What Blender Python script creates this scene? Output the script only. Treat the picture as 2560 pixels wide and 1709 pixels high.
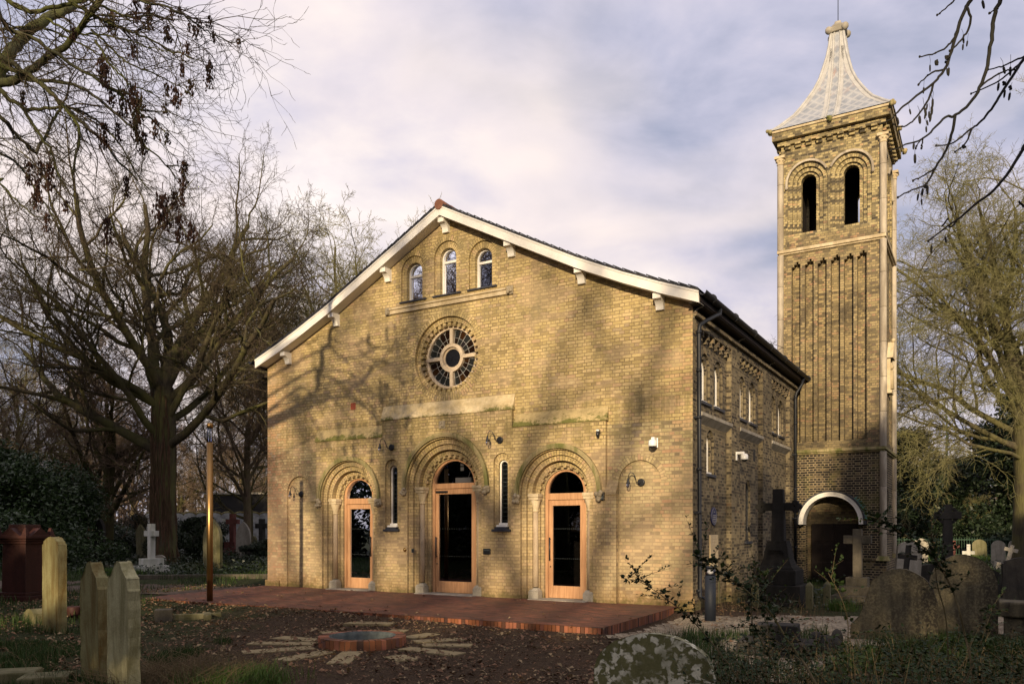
import bpy, math, random
from math import sin, cos, pi, radians, sqrt, atan2, exp
from mathutils import Vector, Matrix, noise
from mathutils.geometry import tessellate_polygon
R = random.Random(7)
C = bpy.context.scene.collection
for o in list(bpy.data.objects): bpy.data.objects.remove(o)

# ------------------------------------------------------------------ camera, light, sky
sc = bpy.context.scene
cam = bpy.data.objects.new('camera', bpy.data.cameras.new('camera')); C.objects.link(cam)
cam.location = (0, 0, 1.6); cam.rotation_euler = (radians(90), 0, 0)
cam.data.sensor_width = 36; cam.data.lens = 36 * 2000 / 2560; cam.data.shift_y = 0.183
cam.data.clip_end = 2000; cam.data.clip_start = .05
sc.camera = cam
sc.render.resolution_x = 1024; sc.render.resolution_y = 683
sc.view_settings.view_transform = 'Standard'; sc.view_settings.look = 'None'
sc.view_settings.exposure = 0.32; sc.view_settings.gamma = 1
SUN_EL = radians(13); SUN_DIR = Vector((-0.20, -0.98, 0)).normalized()
sv = Vector((SUN_DIR.x * cos(SUN_EL), SUN_DIR.y * cos(SUN_EL), sin(SUN_EL)))
sun = bpy.data.objects.new('sun', bpy.data.lights.new('sun', 'SUN')); C.objects.link(sun)
sun.data.energy = 5.0; sun.data.angle = radians(0.7); sun.data.color = (1.0, 0.79, 0.51)
sun.rotation_euler = sv.to_track_quat('Z', 'Y').to_euler()
world = bpy.data.worlds.new('World'); sc.world = world; world.use_nodes = True


class NT:
    """small node-tree helper"""
    def __init__(s, nt): s.nt = nt
    def n(s, t, ins=None, **kw):
        nd = s.nt.nodes.new(t)
        for k, v in kw.items(): setattr(nd, k, v)
        if ins:
            for k, v in ins.items():
                if isinstance(v, bpy.types.NodeSocket): s.nt.links.new(v, nd.inputs[k])
                else: nd.inputs[k].default_value = v
        return nd
    def math(s, op, a, b=None, c=None, clamp=False):
        ins = {0: a}
        if b is not None: ins[1] = b
        if c is not None: ins[2] = c
        return s.n('ShaderNodeMath', ins, operation=op, use_clamp=clamp).outputs[0]
    def mix(s, f, a, b, mode='MIX'):
        m = s.n('ShaderNodeMix', data_type='RGBA', blend_type=mode)
        for i, v in ((0, f), (6, a), (7, b)):
            if isinstance(v, bpy.types.NodeSocket): s.nt.links.new(v, m.inputs[i])
            else: m.inputs[i].default_value = v if i == 0 else (v[0], v[1], v[2], 1)
        return m.outputs[2]
    def noise(s, vec, scale, detail=3, rough=.6, dist=0):
        ins = {'Scale': scale, 'Detail': detail, 'Roughness': rough, 'Distortion': dist}
        if vec is not None: ins['Vector'] = vec
        return s.n('ShaderNodeTexNoise', ins).outputs[0]
    def ramp(s, f, stops, interp='LINEAR'):
        r = s.n('ShaderNodeValToRGB', {0: f}); cr = r.color_ramp; cr.interpolation = interp
        while len(cr.elements) < len(stops): cr.elements.new(.5)
        for e, (p, c) in zip(cr.elements, stops):
            e.position = p
            if not isinstance(c, (tuple, list)): c = (c, c, c)
            e.color = (c[0], c[1], c[2], 1)
        return r.outputs[0]
    def map(s, vec, scale=(1, 1, 1), loc=(0, 0, 0), rot=(0, 0, 0)):
        return s.n('ShaderNodeMapping', {0: vec, 'Location': loc, 'Rotation': rot, 'Scale': scale}).outputs[0]
    def sep(s, vec): return s.n('ShaderNodeSeparateXYZ', {0: vec}).outputs
    def range(s, v, a, b, c=0, d=1): return s.n('ShaderNodeMapRange', {0: v, 1: a, 2: b, 3: c, 4: d}).outputs[0]


def sky():
    w = NT(world.node_tree); world.node_tree.nodes.clear()
    st = w.n('ShaderNodeTexSky', sky_type='NISHITA'); st.sun_disc = False
    st.sun_elevation = SUN_EL; st.sun_rotation = atan2(SUN_DIR.x, SUN_DIR.y)
    st.air_density = 1.2; st.dust_density = 2.0
    tc = w.n('ShaderNodeTexCoord').outputs['Generated']
    xyz = w.sep(tc)
    # clouds lie on a flat layer: project the view direction on to it
    den = w.math('ADD', w.math('MAXIMUM', xyz[2], 0.0), 0.35)
    cx = w.math('DIVIDE', xyz[0], den); cy = w.math('DIVIDE', xyz[1], den)
    cv = w.n('ShaderNodeCombineXYZ', {0: cx, 1: cy, 2: 0.3}).outputs[0]
    big = w.noise(w.map(cv, (1, 1, 1), (3.1, 1.7, 0)), 2.1, 5, .5, .2)
    fine = w.noise(w.map(cv, (1, 1.3, 1), (7.4, 2.2, 0)), 4.0, 6, .55, .2)
    ctr = w.math('POWER', w.math('MAXIMUM', w.n('ShaderNodeVectorMath', {0: tc, 1: (-.19, .87, .46)}, operation='DOT_PRODUCT').outputs['Value'], 0.0), 14.0)
    warm = w.math('ADD', w.noise(w.map(cv, (1, 1, 1), (1.3, 8.3, 0)), 1.9, 3, .5, .3), w.math('MULTIPLY', ctr, .10))
    m = w.math('ADD', w.math('MULTIPLY', big, .55), w.math('MULTIPLY', fine, .45))
    shade = w.ramp(m, [(.37, (.34, .36, .48)), (.45, (.47, .47, .59)), (.51, (.59, .56, .66)), (.57, (.74, .68, .71)), (.65, (.92, .83, .80))])
    cream = w.mix(w.ramp(warm, [(.46, 0), (.66, .75)]), shade, (.93, .80, .73))
    low = w.ramp(xyz[2], [(0.0, .72), (.16, .9), (.4, 1)])
    cream = w.mix(1.0, cream, low, 'MULTIPLY')
    cover = w.ramp(m, [(.30, .86), (.44, 1)])
    b1 = w.n('ShaderNodeBackground', {0: st.outputs[0], 1: .12})
    b2 = w.n('ShaderNodeBackground', {0: cream, 1: 0.98})
    mx = w.n('ShaderNodeMixShader', {0: cover, 1: b1.outputs[0], 2: b2.outputs[0]})
    out = w.n('ShaderNodeOutputWorld'); world.node_tree.links.new(mx.outputs[0], out.inputs[0])
sky()

# ------------------------------------------------------------------ materials
MATS = {}
def mat(name, rough=.8, spec=.3, metal=0.0):
    m = bpy.data.materials.new(name); m.use_nodes = True; m.node_tree.nodes.clear()
    t = NT(m.node_tree)
    p = t.n('ShaderNodeBsdfPrincipled', {'Roughness': rough, 'Specular IOR Level': spec, 'Metallic': metal})
    o = t.n('ShaderNodeOutputMaterial'); m.node_tree.links.new(p.outputs[0], o.inputs[0])
    MATS[name] = m
    return m, t, p
def link(t, a, b): t.nt.links.new(a, b)
def bump(t, p, h, strength=.4, dist=.01):
    b = t.n('ShaderNodeBump', {'Height': h, 'Strength': strength, 'Distance': dist})
    link(t, b.outputs[0], p.inputs['Normal'])

def simple(name, col, rough=.7, spec=.3, metal=0, var=.15, scale=6, bmp=.15, col2=None):
    m, t, p = mat(name, rough, spec, metal)
    oc = t.n('ShaderNodeTexCoord').outputs['Object']
    n = t.noise(oc, scale, 5, .65)
    c2 = col2 or tuple(c * (1 - var * 2) for c in col)
    link(t, t.mix(t.ramp(n, [(.35, 0), (.65, 1)]), c2, col), p.inputs['Base Color'])
    if bmp: bump(t, p, t.noise(oc, scale * 6, 4), bmp, .01)
    return m

def brick(name, pal, mortar, soot=.5, sootcol=(.05, .045, .035), moss=0.0, bw=.225, rh=.075, redleft=False, msize=.009, low_red=0, patch=.6, zs=False):
    m, t, p = mat(name, .9, .15)
    uv = t.n('ShaderNodeUVMap').outputs[0]
    oc = t.n('ShaderNodeTexCoord').outputs['Object']
    wob = t.noise(oc, 1.3, 2)
    uvw = t.n('ShaderNodeVectorMath', {0: uv, 1: t.n('ShaderNodeCombineXYZ', {0: 0., 1: t.math('MULTIPLY', wob, .035), 2: 0.}).outputs[0]}, operation='ADD').outputs[0]
    b = t.n('ShaderNodeTexBrick', {'Vector': uvw, 'Color1': (0, 0, 0, 1), 'Color2': (1, 1, 1, 1), 'Mortar': (.5, .5, .5, 1), 'Scale': 1.0,
            'Mortar Size': msize, 'Mortar Smooth': .25, 'Bias': 0.0, 'Brick Width': bw, 'Row Height': rh}, offset=.5, squash=.5, squash_frequency=2)
    val = b.outputs[0]
    # clustered tone: per-brick random pushed around by a large soft patch
    pn = t.noise(oc, .55, 4, .6)
    v2 = t.math('ADD', val, t.math('MULTIPLY', t.math('SUBTRACT', pn, .5), patch), clamp=True)
    col = t.ramp(v2, pal)
    grain = t.noise(oc, 40, 4, .7)
    col = t.mix(.35, col, t.ramp(grain, [(.3, .25), (.7, 1)]), 'MULTIPLY')
    xyz = t.sep(oc)
    if redleft:
        rn = t.math('ADD', xyz[0], t.math('MULTIPLY', t.math('SUBTRACT', val, .5), 1.3))
        f = t.math('MULTIPLY', t.range(rn, -11.3, -12.2), t.range(xyz[2], 6.3, 2.4, .35, .95))
        col = t.mix(f, col, t.ramp(val, [(0, (.30, .24, .14)), (.4, (.40, .20, .13)), (.7, (.34, .14, .10)), (1, (.27, .22, .22))]))
        f2 = t.math('MULTIPLY', t.range(rn, -.75, -.1), t.math('GREATER_THAN', val, .55))
        col = t.mix(t.math('MULTIPLY', f2, .4), col, (.36, .18, .10))
    # greyish smear of old pointing
    sm = t.noise(t.map(oc, (1.0, 1.0, 2.2)), 1.7, 6, .7)
    mor = t.mix(t.ramp(sm, [(.42, 0), (.6, 1)]), mortar, tuple(c * .55 for c in mortar))
    col = t.mix(b.outputs[1], col, mor)
    # soot stains, streaky
    sn = t.noise(t.map(oc, (1.1, 1.1, .65)), 1.6, 7, .68, .3)
    sn2 = t.noise(oc, 5.5, 5, .7)
    s_ = t.math('ADD', t.math('MULTIPLY', sn, .7), t.math('MULTIPLY', sn2, .3))
    col = t.mix(t.math('MULTIPLY', t.ramp(s_, [(.50, 0), (.62, 1)]), soot), col, sootcol)
    if redleft:
        # repaired patches, pale efflorescence, dark run-off below the ledges and under the verge
        pm = t.ramp(t.noise(t.map(oc, (.8, .8, 1.5)), .9, 3, .5, .5), [(.55, 0), (.60, 1)])
        col = t.mix(t.math('MULTIPLY', pm, .5), col, t.mix(val, (.28, .21, .15), (.48, .35, .21)))
        ef = t.ramp(t.noise(t.map(oc, (1, 1, 1.6)), 2.6, 6, .7), [(.60, 0), (.72, .6)])
        col = t.mix(ef, col, (.66, .54, .33))
        run = t.noise(t.map(oc, (6, 6, .5)), 1.0, 5, .7)
        wn = t.math('ADD', xyz[2], t.math('MULTIPLY', t.math('SUBTRACT', t.noise(t.map(oc, (1, 1, .8)), 1.2, 5, .65), .5), 5.5))
        wc = t.mix(val, (.25, .185, .13), (.46, .345, .20))
        col = t.mix(t.range(wn, 3.6, 1.8, 0, .45), col, wc)
        gs = t.ramp(t.noise(t.map(oc, (1, 1, .8), (5, 5, 5)), 1.0, 6, .7), [(.50, 0), (.66, .65)])
        col = t.mix(gs, col, (.19, .16, .09))
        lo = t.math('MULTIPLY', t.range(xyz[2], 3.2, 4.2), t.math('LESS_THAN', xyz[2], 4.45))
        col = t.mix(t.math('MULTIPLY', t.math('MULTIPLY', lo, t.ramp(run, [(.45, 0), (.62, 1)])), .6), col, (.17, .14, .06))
    if low_red:
        damp = t.math('ADD', xyz[2], t.math('MULTIPLY', t.math('SUBTRACT', sn2, .5), .8))
        col = t.mix(t.range(damp, .45, .0, 0, low_red), col, (.20, .12, .05))
        col = t.mix(t.math('MULTIPLY', t.range(damp, .16, .0, 0, 1), .6), col, (.08, .08, .03))
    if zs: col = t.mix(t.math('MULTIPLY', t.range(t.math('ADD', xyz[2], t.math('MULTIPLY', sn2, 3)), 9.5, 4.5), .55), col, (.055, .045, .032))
    if moss:
        mn = t.noise(oc, 1.1, 5, .7)
        col = t.mix(t.math('MULTIPLY', t.ramp(mn, [(.5, 0), (.68, 1)]), moss), col, (.13, .13, .03))
    link(t, col, p.inputs['Base Color'])
    h = t.math('ADD', t.math('MULTIPLY', b.outputs[1], -1.0), t.math('MULTIPLY', grain, .5))
    bump(t, p, h, .65, .012)
    return m

YEL = [(0, (.33, .25, .12)), (.08, (.44, .335, .15)), (.35, (.52, .40, .185)), (.65, (.58, .45, .22)), (.88, (.60, .45, .24)), (.96, (.50, .34, .20)), (1, (.40, .31, .19))]
YEL2 = [(0, (.20, .16, .10)), (.10, (.36, .29, .15)), (.38, (.46, .38, .20)), (.68, (.54, .44, .25)), (.88, (.52, .39, .22)), (.95, (.42, .26, .17)), (1, (.30, .25, .18))]
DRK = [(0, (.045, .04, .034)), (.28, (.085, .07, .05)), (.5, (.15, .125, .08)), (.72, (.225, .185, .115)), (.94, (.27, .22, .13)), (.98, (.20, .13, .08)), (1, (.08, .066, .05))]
TWR = [(0, (.07, .06, .045)), (.20, (.17, .14, .08)), (.38, (.33, .265, .13)), (.65, (.44, .36, .18)), (.90, (.49, .39, .20)), (.95, (.44, .27, .15)), (1, (.13, .105, .07))]
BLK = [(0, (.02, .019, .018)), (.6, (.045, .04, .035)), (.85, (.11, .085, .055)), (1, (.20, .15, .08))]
brick('yellow_brick', YEL, (.33, .245, .135), .55, (.15, .115, .055), redleft=True, low_red=.6)
brick('worn_brick', YEL2, (.31, .24, .15), .6, (.13, .10, .06), redleft=True, low_red=.85)
brick('arch_brick', YEL, (.24, .18, .10), .55, (.15, .12, .065), moss=.1, msize=.008, redleft=True, low_red=.5)
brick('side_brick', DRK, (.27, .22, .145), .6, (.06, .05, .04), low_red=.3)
brick('tower_brick', TWR, (.26, .215, .14), .6, (.06, .05, .035), bw=.225, patch=.5)
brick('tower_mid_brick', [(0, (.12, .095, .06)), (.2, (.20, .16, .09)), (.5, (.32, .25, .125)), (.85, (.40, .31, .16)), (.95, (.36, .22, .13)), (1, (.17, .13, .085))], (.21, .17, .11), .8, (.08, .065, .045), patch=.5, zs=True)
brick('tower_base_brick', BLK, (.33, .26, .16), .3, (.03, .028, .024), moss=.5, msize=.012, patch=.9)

def stone(name, c1, c2, c3, streak=.5, rough=.85, scale=3, lich=None, lamt=0, bmp=.35, lsc=13):
    m, t, p = mat(name, rough, .2)
    oc = t.n('ShaderNodeTexCoord').outputs['Object']
    a = t.noise(oc, scale, 6, .7); b = t.noise(t.map(oc, (3.4, 3.4, .55)), 1.0, 6, .7, .3)
    col = t.mix(t.ramp(a, [(.38, 0), (.62, 1)]), c1, c2)
    col = t.mix(t.math('MULTIPLY', t.ramp(b, [(.42, 0), (.6, 1)]), streak), col, c3)
    if lich:
        v = t.noise(oc, lsc, 4, .55, .4); v2 = t.noise(oc, 2.2, 3, .6)
        f = t.math('MULTIPLY', t.ramp(v, [(.49, 0), (.56, 1)]), t.ramp(v2, [(.38, 0), (.52, 1)]))
        col = t.mix(t.math('MULTIPLY', f, lamt), col, lich)
    g = t.noise(oc, 60, 4, .7)
    col = t.mix(.4, col, t.ramp(g, [(.3, .35), (.65, 1)]), 'MULTIPLY')
    link(t, col, p.inputs['Base Color'])
    bump(t, p, t.math('ADD', t.noise(oc, 14, 6, .7), t.math('MULTIPLY', g, .4)), bmp, .012)
    return m
stone('pale_stone', (.52, .42, .27), (.68, .57, .39), (.36, .28, .16), .7, scale=1.8)
stone('moss_stone', (.30, .25, .13), (.44, .35, .19), (.14, .145, .045), .95, scale=1.6)
stone('rose_stone', (.62, .50, .36), (.72, .60, .45), (.50, .39, .27), .4)
def ledge(name, c1, c2, zlo):
    m, t, p = mat(name, .9, .15); oc = t.n('ShaderNodeTexCoord').outputs['Object']; z = t.sep(oc)[2]
    n = t.noise(t.map(oc, (1, 1, 2)), 2.2, 6, .7); n2 = t.noise(oc, 14, 5, .7)
    col = t.mix(t.ramp(n, [(.38, 0), (.62, 1)]), c1, c2)
    zz = t.math('ADD', t.math('SUBTRACT', z, zlo), t.math('MULTIPLY', t.math('SUBTRACT', t.math('ADD', t.math('MULTIPLY', n, .6), t.math('MULTIPLY', n2, .4)), .5), 1.1))
    col = t.mix(t.range(zz, .10, .0, 0, .9), col, (.13, .135, .035)); col = t.mix(.35, col, t.ramp(n2, [(.35, .3), (.65, 1)]), 'MULTIPLY')
    link(t, col, p.inputs['Base Color']); bump(t, p, t.math('ADD', n2, n), .5, .02)
ledge('ledge_side', (.33, .26, .13), (.50, .39, .20), 4.02); ledge('ledge_mid', (.46, .36, .19), (.66, .54, .34), 4.36)
stone('grey_stone', (.33, .30, .25), (.45, .41, .34), (.20, .18, .14), .6)
stone('carved_stone', (.34, .29, .21), (.46, .39, .28), (.12, .10, .07), .6, scale=9)
stone('shaft_stone', (.42, .33, .23), (.55, .44, .31), (.28, .19, .12), .7, scale=2)
stone('tower_shaft', (.42, .37, .30), (.54, .47, .36), (.24, .20, .15), .8, scale=1.5)
stone('algae_stone', (.20, .18, .08), (.28, .26, .13), (.12, .075, .02), .95, scale=2)
stone('algae_pale_stone', (.36, .33, .18), (.50, .47, .28), (.17, .15, .06), .85, scale=2)
stone('algae_dim_stone', (.15, .14, .07), (.21, .19, .11), (.08, .075, .03), .8, scale=2)
stone('edge_stone', (.09, .08, .06), (.14, .12, .09), (.05, .045, .03), .6)
stone('lichen_stone', (.13, .125, .05), (.19, .18, .08), (.08, .08, .035), .4, lich=(.75, .72, .56), lamt=.95, lsc=15)
stone('dark_lichen_stone', (.11, .093, .06), (.16, .135, .08), (.05, .042, .03), .95, lich=(.26, .225, .13), lamt=.45, lsc=26)
stone('dark_stone', (.035, .033, .03), (.055, .05, .044), (.02, .019, .017), .8)
stone('black_granite', (.020, .019, .017), (.032, .029, .026), (.010, .010, .009), .7, rough=.85)
stone('red_granite', (.042, .015, .012), (.06, .020, .015), (.022, .010, .008), .5, rough=.6, scale=20, bmp=.15)
stone('red_cross_stone', (.16, .06, .05), (.21, .085, .07), (.09, .035, .03), .5)
stone('white_marble', (.52, .52, .48), (.62, .61, .55), (.30, .31, .22), .6)
stone('paving_slab', (.24, .19, .10), (.38, .31, .17), (.15, .11, .065), .4, scale=3.5)
simple('white_paint', (.78, .75, .70), .5, .4, var=.06, scale=3, bmp=.05)
simple('black_metal', (.012, .013, .016), .4, .5, var=.1, bmp=0)
simple('pipe_metal', (.011, .013, .018), .5, .35, var=.1, bmp=0)
simple('slate', (.03, .033, .045), .5, .5, bmp=.2, scale=8)
simple('bronze', (.30, .18, .07), .38, .5, .9, var=.08, scale=2, bmp=0)
simple('brass', (.6, .40, .15), .25, .5, 1, bmp=0)
simple('white_plastic', (.75, .75, .74), .35, .5, var=.02, bmp=0)
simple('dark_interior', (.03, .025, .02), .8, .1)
simple('interior_wood', (.45, .32, .17), .5, .3, scale=3)
simple('dark_wood', (.020, .013, .010), .65, .2, scale=4)
simple('bollard_paint', (.014, .018, .028), .6, .25, var=.1, bmp=0)
simple('green_paint', (.05, .10, .06), .5, .3, bmp=0)
simple('verdigris', (.10, .24, .19), .7, .2)
simple('steel', (.09, .11, .115), .55, .4, .2, var=.25, scale=5, col2=(.04, .05, .055))
simple('bowl_metal', (.11, .125, .12), .75, .2, 0, var=.2, scale=6, col2=(.05, .06, .06))
simple('red_terracotta', (.35, .09, .05), .8, .2, bmp=.6, scale=30)
simple('blue_enamel', (.02, .025, .10), .4, .5, bmp=0)
simple('lens_glass', (.5, .5, .48), .15, .6, var=.05, bmp=0)
simple('grey_cladding', (.018, .017, .018), .7, .2, scale=2)
simple('wood_rust', (.05, .07, .10), .5, .4)

def wood(name, c1, c2):
    m, t, p = mat(name, .45, .4)
    oc = t.n('ShaderNodeTexCoord').outputs['Object']
    n = t.noise(t.map(oc, (14, 14, 1.0)), 1.5, 6, .6, .6)
    link(t, t.mix(t.ramp(n, [(.35, 0), (.65, 1)]), c1, c2), p.inputs['Base Color'])
    bump(t, p, n, .1, .003)
wood('oak', (.36, .19, .095), (.52, .30, .16))
simple('ridge_clay', (.22, .10, .065), .8, .2, bmp=.4, scale=9)

def glass(name, tint=.10, gloss=.55):
    m = bpy.data.materials.new(name); m.use_nodes = True; m.node_tree.nodes.clear(); t = NT(m.node_tree)
    tr = t.n('ShaderNodeBsdfTransparent', {0: (tint, tint, tint * 1.05, 1)})
    gl = t.n('ShaderNodeBsdfGlossy', {0: (.8, .85, 1, 1), 1: .01})
    fr = t.n('ShaderNodeFresnel', {0: 1.6})
    f = t.math('MULTIPLY', fr.outputs[0], gloss * 2, clamp=True)
    mx = t.n('ShaderNodeMixShader', {0: f, 1: tr.outputs[0], 2: gl.outputs[0]})
    o = t.n('ShaderNodeOutputMaterial'); link(t, mx.outputs[0], o.inputs[0]); MATS[name] = m
simple('dark_pane', (.012, .013, .018), .25, .5, var=.1, bmp=0)
glass('door_glass', .35, .32); glass('window_glass', .04, .7); glass('lead_glass', .04, .14); glass('clear_glass', .85, .6)

def stained():
    m, t, p = mat('stained_glass', .12, .5)
    uv = t.n('ShaderNodeUVMap').outputs[0]
    x = t.sep(uv)
    cell = t.n('ShaderNodeTexWhiteNoise', {0: t.n('ShaderNodeCombineXYZ', {0: t.math('FLOOR', x[0]), 1: t.math('FLOOR', x[1]), 2: 0.}).outputs[0]}, noise_dimensions='3D').outputs[0]
    c = t.ramp(cell, [(0, (.012, .006, .004)), (.4, (.02, .022, .022)), (.7, (.035, .016, .006)), (.93, (.02, .018, .02)), (1, (.12, .08, .01))], 'CONSTANT')
    link(t, c, p.inputs['Base Color'])
stained()

def bark(name, c1, c2, moss, mamt):
    m, t, p = mat(name, .95, .1)
    oc = t.n('ShaderNodeTexCoord').outputs['Object']
    n = t.noise(t.map(oc, (5, 5, .9)), 2.2, 5, .65); n2 = t.noise(oc, .8, 3, .6)
    col = t.mix(t.ramp(n, [(.35, 0), (.65, 1)]), c1, c2)
    col = t.mix(t.math('MULTIPLY', t.ramp(n2, [(.4, 0), (.6, 1)]), mamt), col, moss)
    link(t, col, p.inputs['Base Color']); bump(t, p, n, .7, .05)
bark('bark_dark', (.042, .035, .023), (.085, .070, .046), (.095, .095, .03), .7)
bark('bark_ivy', (.05, .03, .02), (.12, .07, .045), (.05, .05, .02), .4)
bark('bark_brown', (.10, .07, .05), (.16, .12, .085), (.13, .12, .05), .5)
bark('bark_green', (.05, .043, .03), (.10, .085, .055), (.12, .115, .04), .6)
bark('bark_ash', (.05, .047, .035), (.085, .08, .06), (.09, .10, .025), .8)
bark('cane', (.08, .06, .035), (.16, .12, .07), (.06, .07, .02), .5)
bark('twig_dark', (.045, .034, .026), (.08, .058, .042), (.07, .07, .025), .5)
bark('twig_brown', (.17, .12, .09), (.24, .17, .125), (.16, .14, .07), .4)
bark('twig_green', (.14, .125, .07), (.22, .20, .105), (.20, .20, .07), .6)
bark('twig_black', (.02, .018, .02), (.03, .028, .028), (.035, .035, .02), .4)

def leafmat(name, a, b, rough=.5, spec=.4):
    m, t, p = mat(name, rough, spec)
    g = t.n('ShaderNodeNewGeometry').outputs['Random Per Island']
    oc = t.n('ShaderNodeTexCoord').outputs['Object']
    f = t.math('ADD', t.math('MULTIPLY', g, .6), t.math('MULTIPLY', t.noise(oc, .6, 3), .4))
    link(t, t.mix(f, a, b), p.inputs['Base Color'])
leafmat('holly_leaf', (.012, .028, .010), (.05, .085, .022), .35, .5)
leafmat('evergreen_leaf', (.008, .016, .008), (.025, .040, .016), .5, .3)
leafmat('ivy_leaf', (.010, .020, .008), (.03, .045, .016), .4, .4)
leafmat('bramble_leaf', (.007, .016, .005), (.034, .055, .014), .6, .18)
leafmat('grass_blade', (.014, .032, .007), (.045, .075, .016), .6, .2)
leafmat('grass_bright', (.035, .075, .012), (.08, .13, .022), .6, .2)
leafmat('dry_stalk', (.09, .065, .035), (.20, .15, .085), .8, .1)
leafmat('dead_leaf', (.07, .035, .02), (.27, .16, .10), .8, .1)
leafmat('seed_key', (.02, .012, .01), (.075, .04, .028), .8, .1)
leafmat('chip', (.10, .07, .04), (.36, .27, .16), .9, .1)

def ground_mat():
    m, t, p = mat('ground', .95, .1)
    oc = t.n('ShaderNodeTexCoord').outputs['Object']; x = t.sep(oc)
    a = t.noise(oc, 1.1, 6, .7); b = t.noise(oc, 9, 6, .75); c = t.noise(oc, 34, 5, .75)
    dirt = t.ramp(b, [(.3, (.025, .017, .011)), (.5, (.055, .038, .025)), (.7, (.10, .072, .046))])
    leaf = t.ramp(c, [(.40, (.02, .013, .009)), (.52, (.06, .037, .023)), (.62, (.20, .13, .085))])
    col = t.mix(t.ramp(a, [(.42, .2), (.6, .85)]), dirt, leaf)
    # green cover away from the trodden court
    dx = t.math('MULTIPLY', t.math('ADD', x[0], -.3), .21); dy = t.math('MULTIPLY', t.math('ADD', x[1], -14.5), .11)
    rr = t.math('SQRT', t.math('ADD', t.math('MULTIPLY', dx, dx), t.math('MULTIPLY', dy, dy)))
    gm = t.math('ADD', rr, t.math('MULTIPLY', t.math('SUBTRACT', a, .5), 1.6))
    green = t.mix(t.ramp(b, [(.35, 0), (.65, 1)]), (.016, .022, .009), (.04, .058, .018))
    col = t.mix(t.range(gm, .95, 1.35, 0, .8), col, green)
    link(t, col, p.inputs['Base Color'])
    bump(t, p, t.math('ADD', b, t.math('MULTIPLY', c, .6)), .9, .05)
ground_mat()
def gravel(name, lo, hi, sc_=26):
    m, t, p = mat(name, .95, .15)
    oc = t.n('ShaderNodeTexCoord').outputs['Object']
    v = t.n('ShaderNodeTexVoronoi', {'Vector': oc, 'Scale': sc_}); n = t.noise(oc, 1.2, 5, .7); n2 = t.noise(oc, 60, 3, .7)
    cc = t.sep(v.outputs['Color'])[0]
    col = t.mix(cc, lo, hi); col = t.mix(t.ramp(n, [(.4, 0), (.65, .6)]), col, (.07, .05, .035))
    col = t.mix(.5, col, t.ramp(n2, [(.35, .3), (.6, 1)]), 'MULTIPLY')
    link(t, col, p.inputs['Base Color']); bump(t, p, v.outputs['Distance'], -.8, .02)
gravel('gravel', (.16, .13, .09), (.50, .42, .30)); gravel('dirt_path', (.08, .06, .045), (.17, .13, .10), 14)
def paver(name, rot=0, k=1.0, dirt=.7):
    m, t, p = mat(name, .7, .3)
    uv = t.n('ShaderNodeUVMap').outputs[0]; oc = t.n('ShaderNodeTexCoord').outputs['Object']
    b = t.n('ShaderNodeTexBrick', {'Vector': t.map(uv, rot=(0, 0, rot)), 'Color1': (0, 0, 0, 1), 'Color2': (1, 1, 1, 1), 'Mortar': (.5, .5, .5, 1), 'Scale': 1.0,
            'Mortar Size': .004, 'Mortar Smooth': .2, 'Brick Width': .21, 'Row Height': .068}, offset=.5)
    col = t.ramp(b.outputs[0], [(0, (.045, .024, .02)), (.2, (.085 * k, .032 * k, .024)), (.5, (.15 * k, .052 * k, .032)), (.8, (.22 * k, .078 * k, .044 * k)), (1, (.12, .055, .045))])
    n = t.noise(oc, .9, 6, .7)
    col = t.mix(t.math('MULTIPLY', t.ramp(n, [(.4, 0), (.62, 1)]), dirt), col, (.075, .038, .026)); nb = t.noise(oc, 5, 6, .75); col = t.mix(t.math('MULTIPLY', t.ramp(nb, [(.55, 0), (.68, 1)]), .5), col, (.09, .07, .045))
    col = t.mix(b.outputs[1], col, (.045, .03, .024))
    link(t, col, p.inputs['Base Color']); bump(t, p, t.math('MULTIPLY', b.outputs[1], -1.0), .5, .005)
paver('red_paver', k=1.15); paver('red_brick', k=1.6, dirt=.35)
def lead():
    m, t, p = mat('roof_lead', .55, .4, .1)
    uv = t.n('ShaderNodeUVMap').outputs[0]; oc = t.n('ShaderNodeTexCoord').outputs['Object']
    # diamond lead shingles: checker of two wave fields
    u = t.sep(t.map(uv, (3.6, 3.6, 3.6), rot=(0, 0, pi / 4)))
    fx = t.math('ABSOLUTE', t.math('SUBTRACT', t.math('FRACT', u[0]), .5)); fy = t.math('ABSOLUTE', t.math('SUBTRACT', t.math('FRACT', u[1]), .5))
    e = t.math('MAXIMUM', fx, fy)
    base = t.mix(t.ramp(t.noise(oc, 2.5, 4, .6), [(.35, 0), (.65, 1)]), (.19, .21, .245), (.29, .305, .335))
    col = t.mix(t.ramp(e, [(.26, 0), (.48, .6)]), base, (.43, .425, .42))
    z = t.sep(oc)[2]
    rn = t.math('MULTIPLY', t.ramp(t.noise(t.map(oc, (3, 3, .8)), 1.4, 5, .7), [(.52, 0), (.62, 1)]), t.range(z, 15.0, 16.2))
    col = t.mix(t.math('MULTIPLY', rn, .7), col, (.30, .20, .17))
    link(t, col, p.inputs['Base Color']); bump(t, p, e, .35, .02)
lead()
simple('lead_roll', (.46, .45, .43), .5, .4, .15, var=.12, scale=4, bmp=.1)
def rooftile():
    m, t, p = mat('roof_slate', .6, .35)
    uv = t.n('ShaderNodeUVMap').outputs[0]
    b = t.n('ShaderNodeTexBrick', {'Vector': uv, 'Color1': (.02, .021, .027, 1), 'Color2': (.05, .052, .062, 1), 'Mortar': (.01, .01, .012, 1), 'Scale': 1.0, 'Mortar Size': .008, 'Brick Width': .3, 'Row Height': .2})
    link(t, b.outputs[0], p.inputs['Base Color']); bump(t, p, b.outputs[1], -.5, .01)
rooftile()
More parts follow.
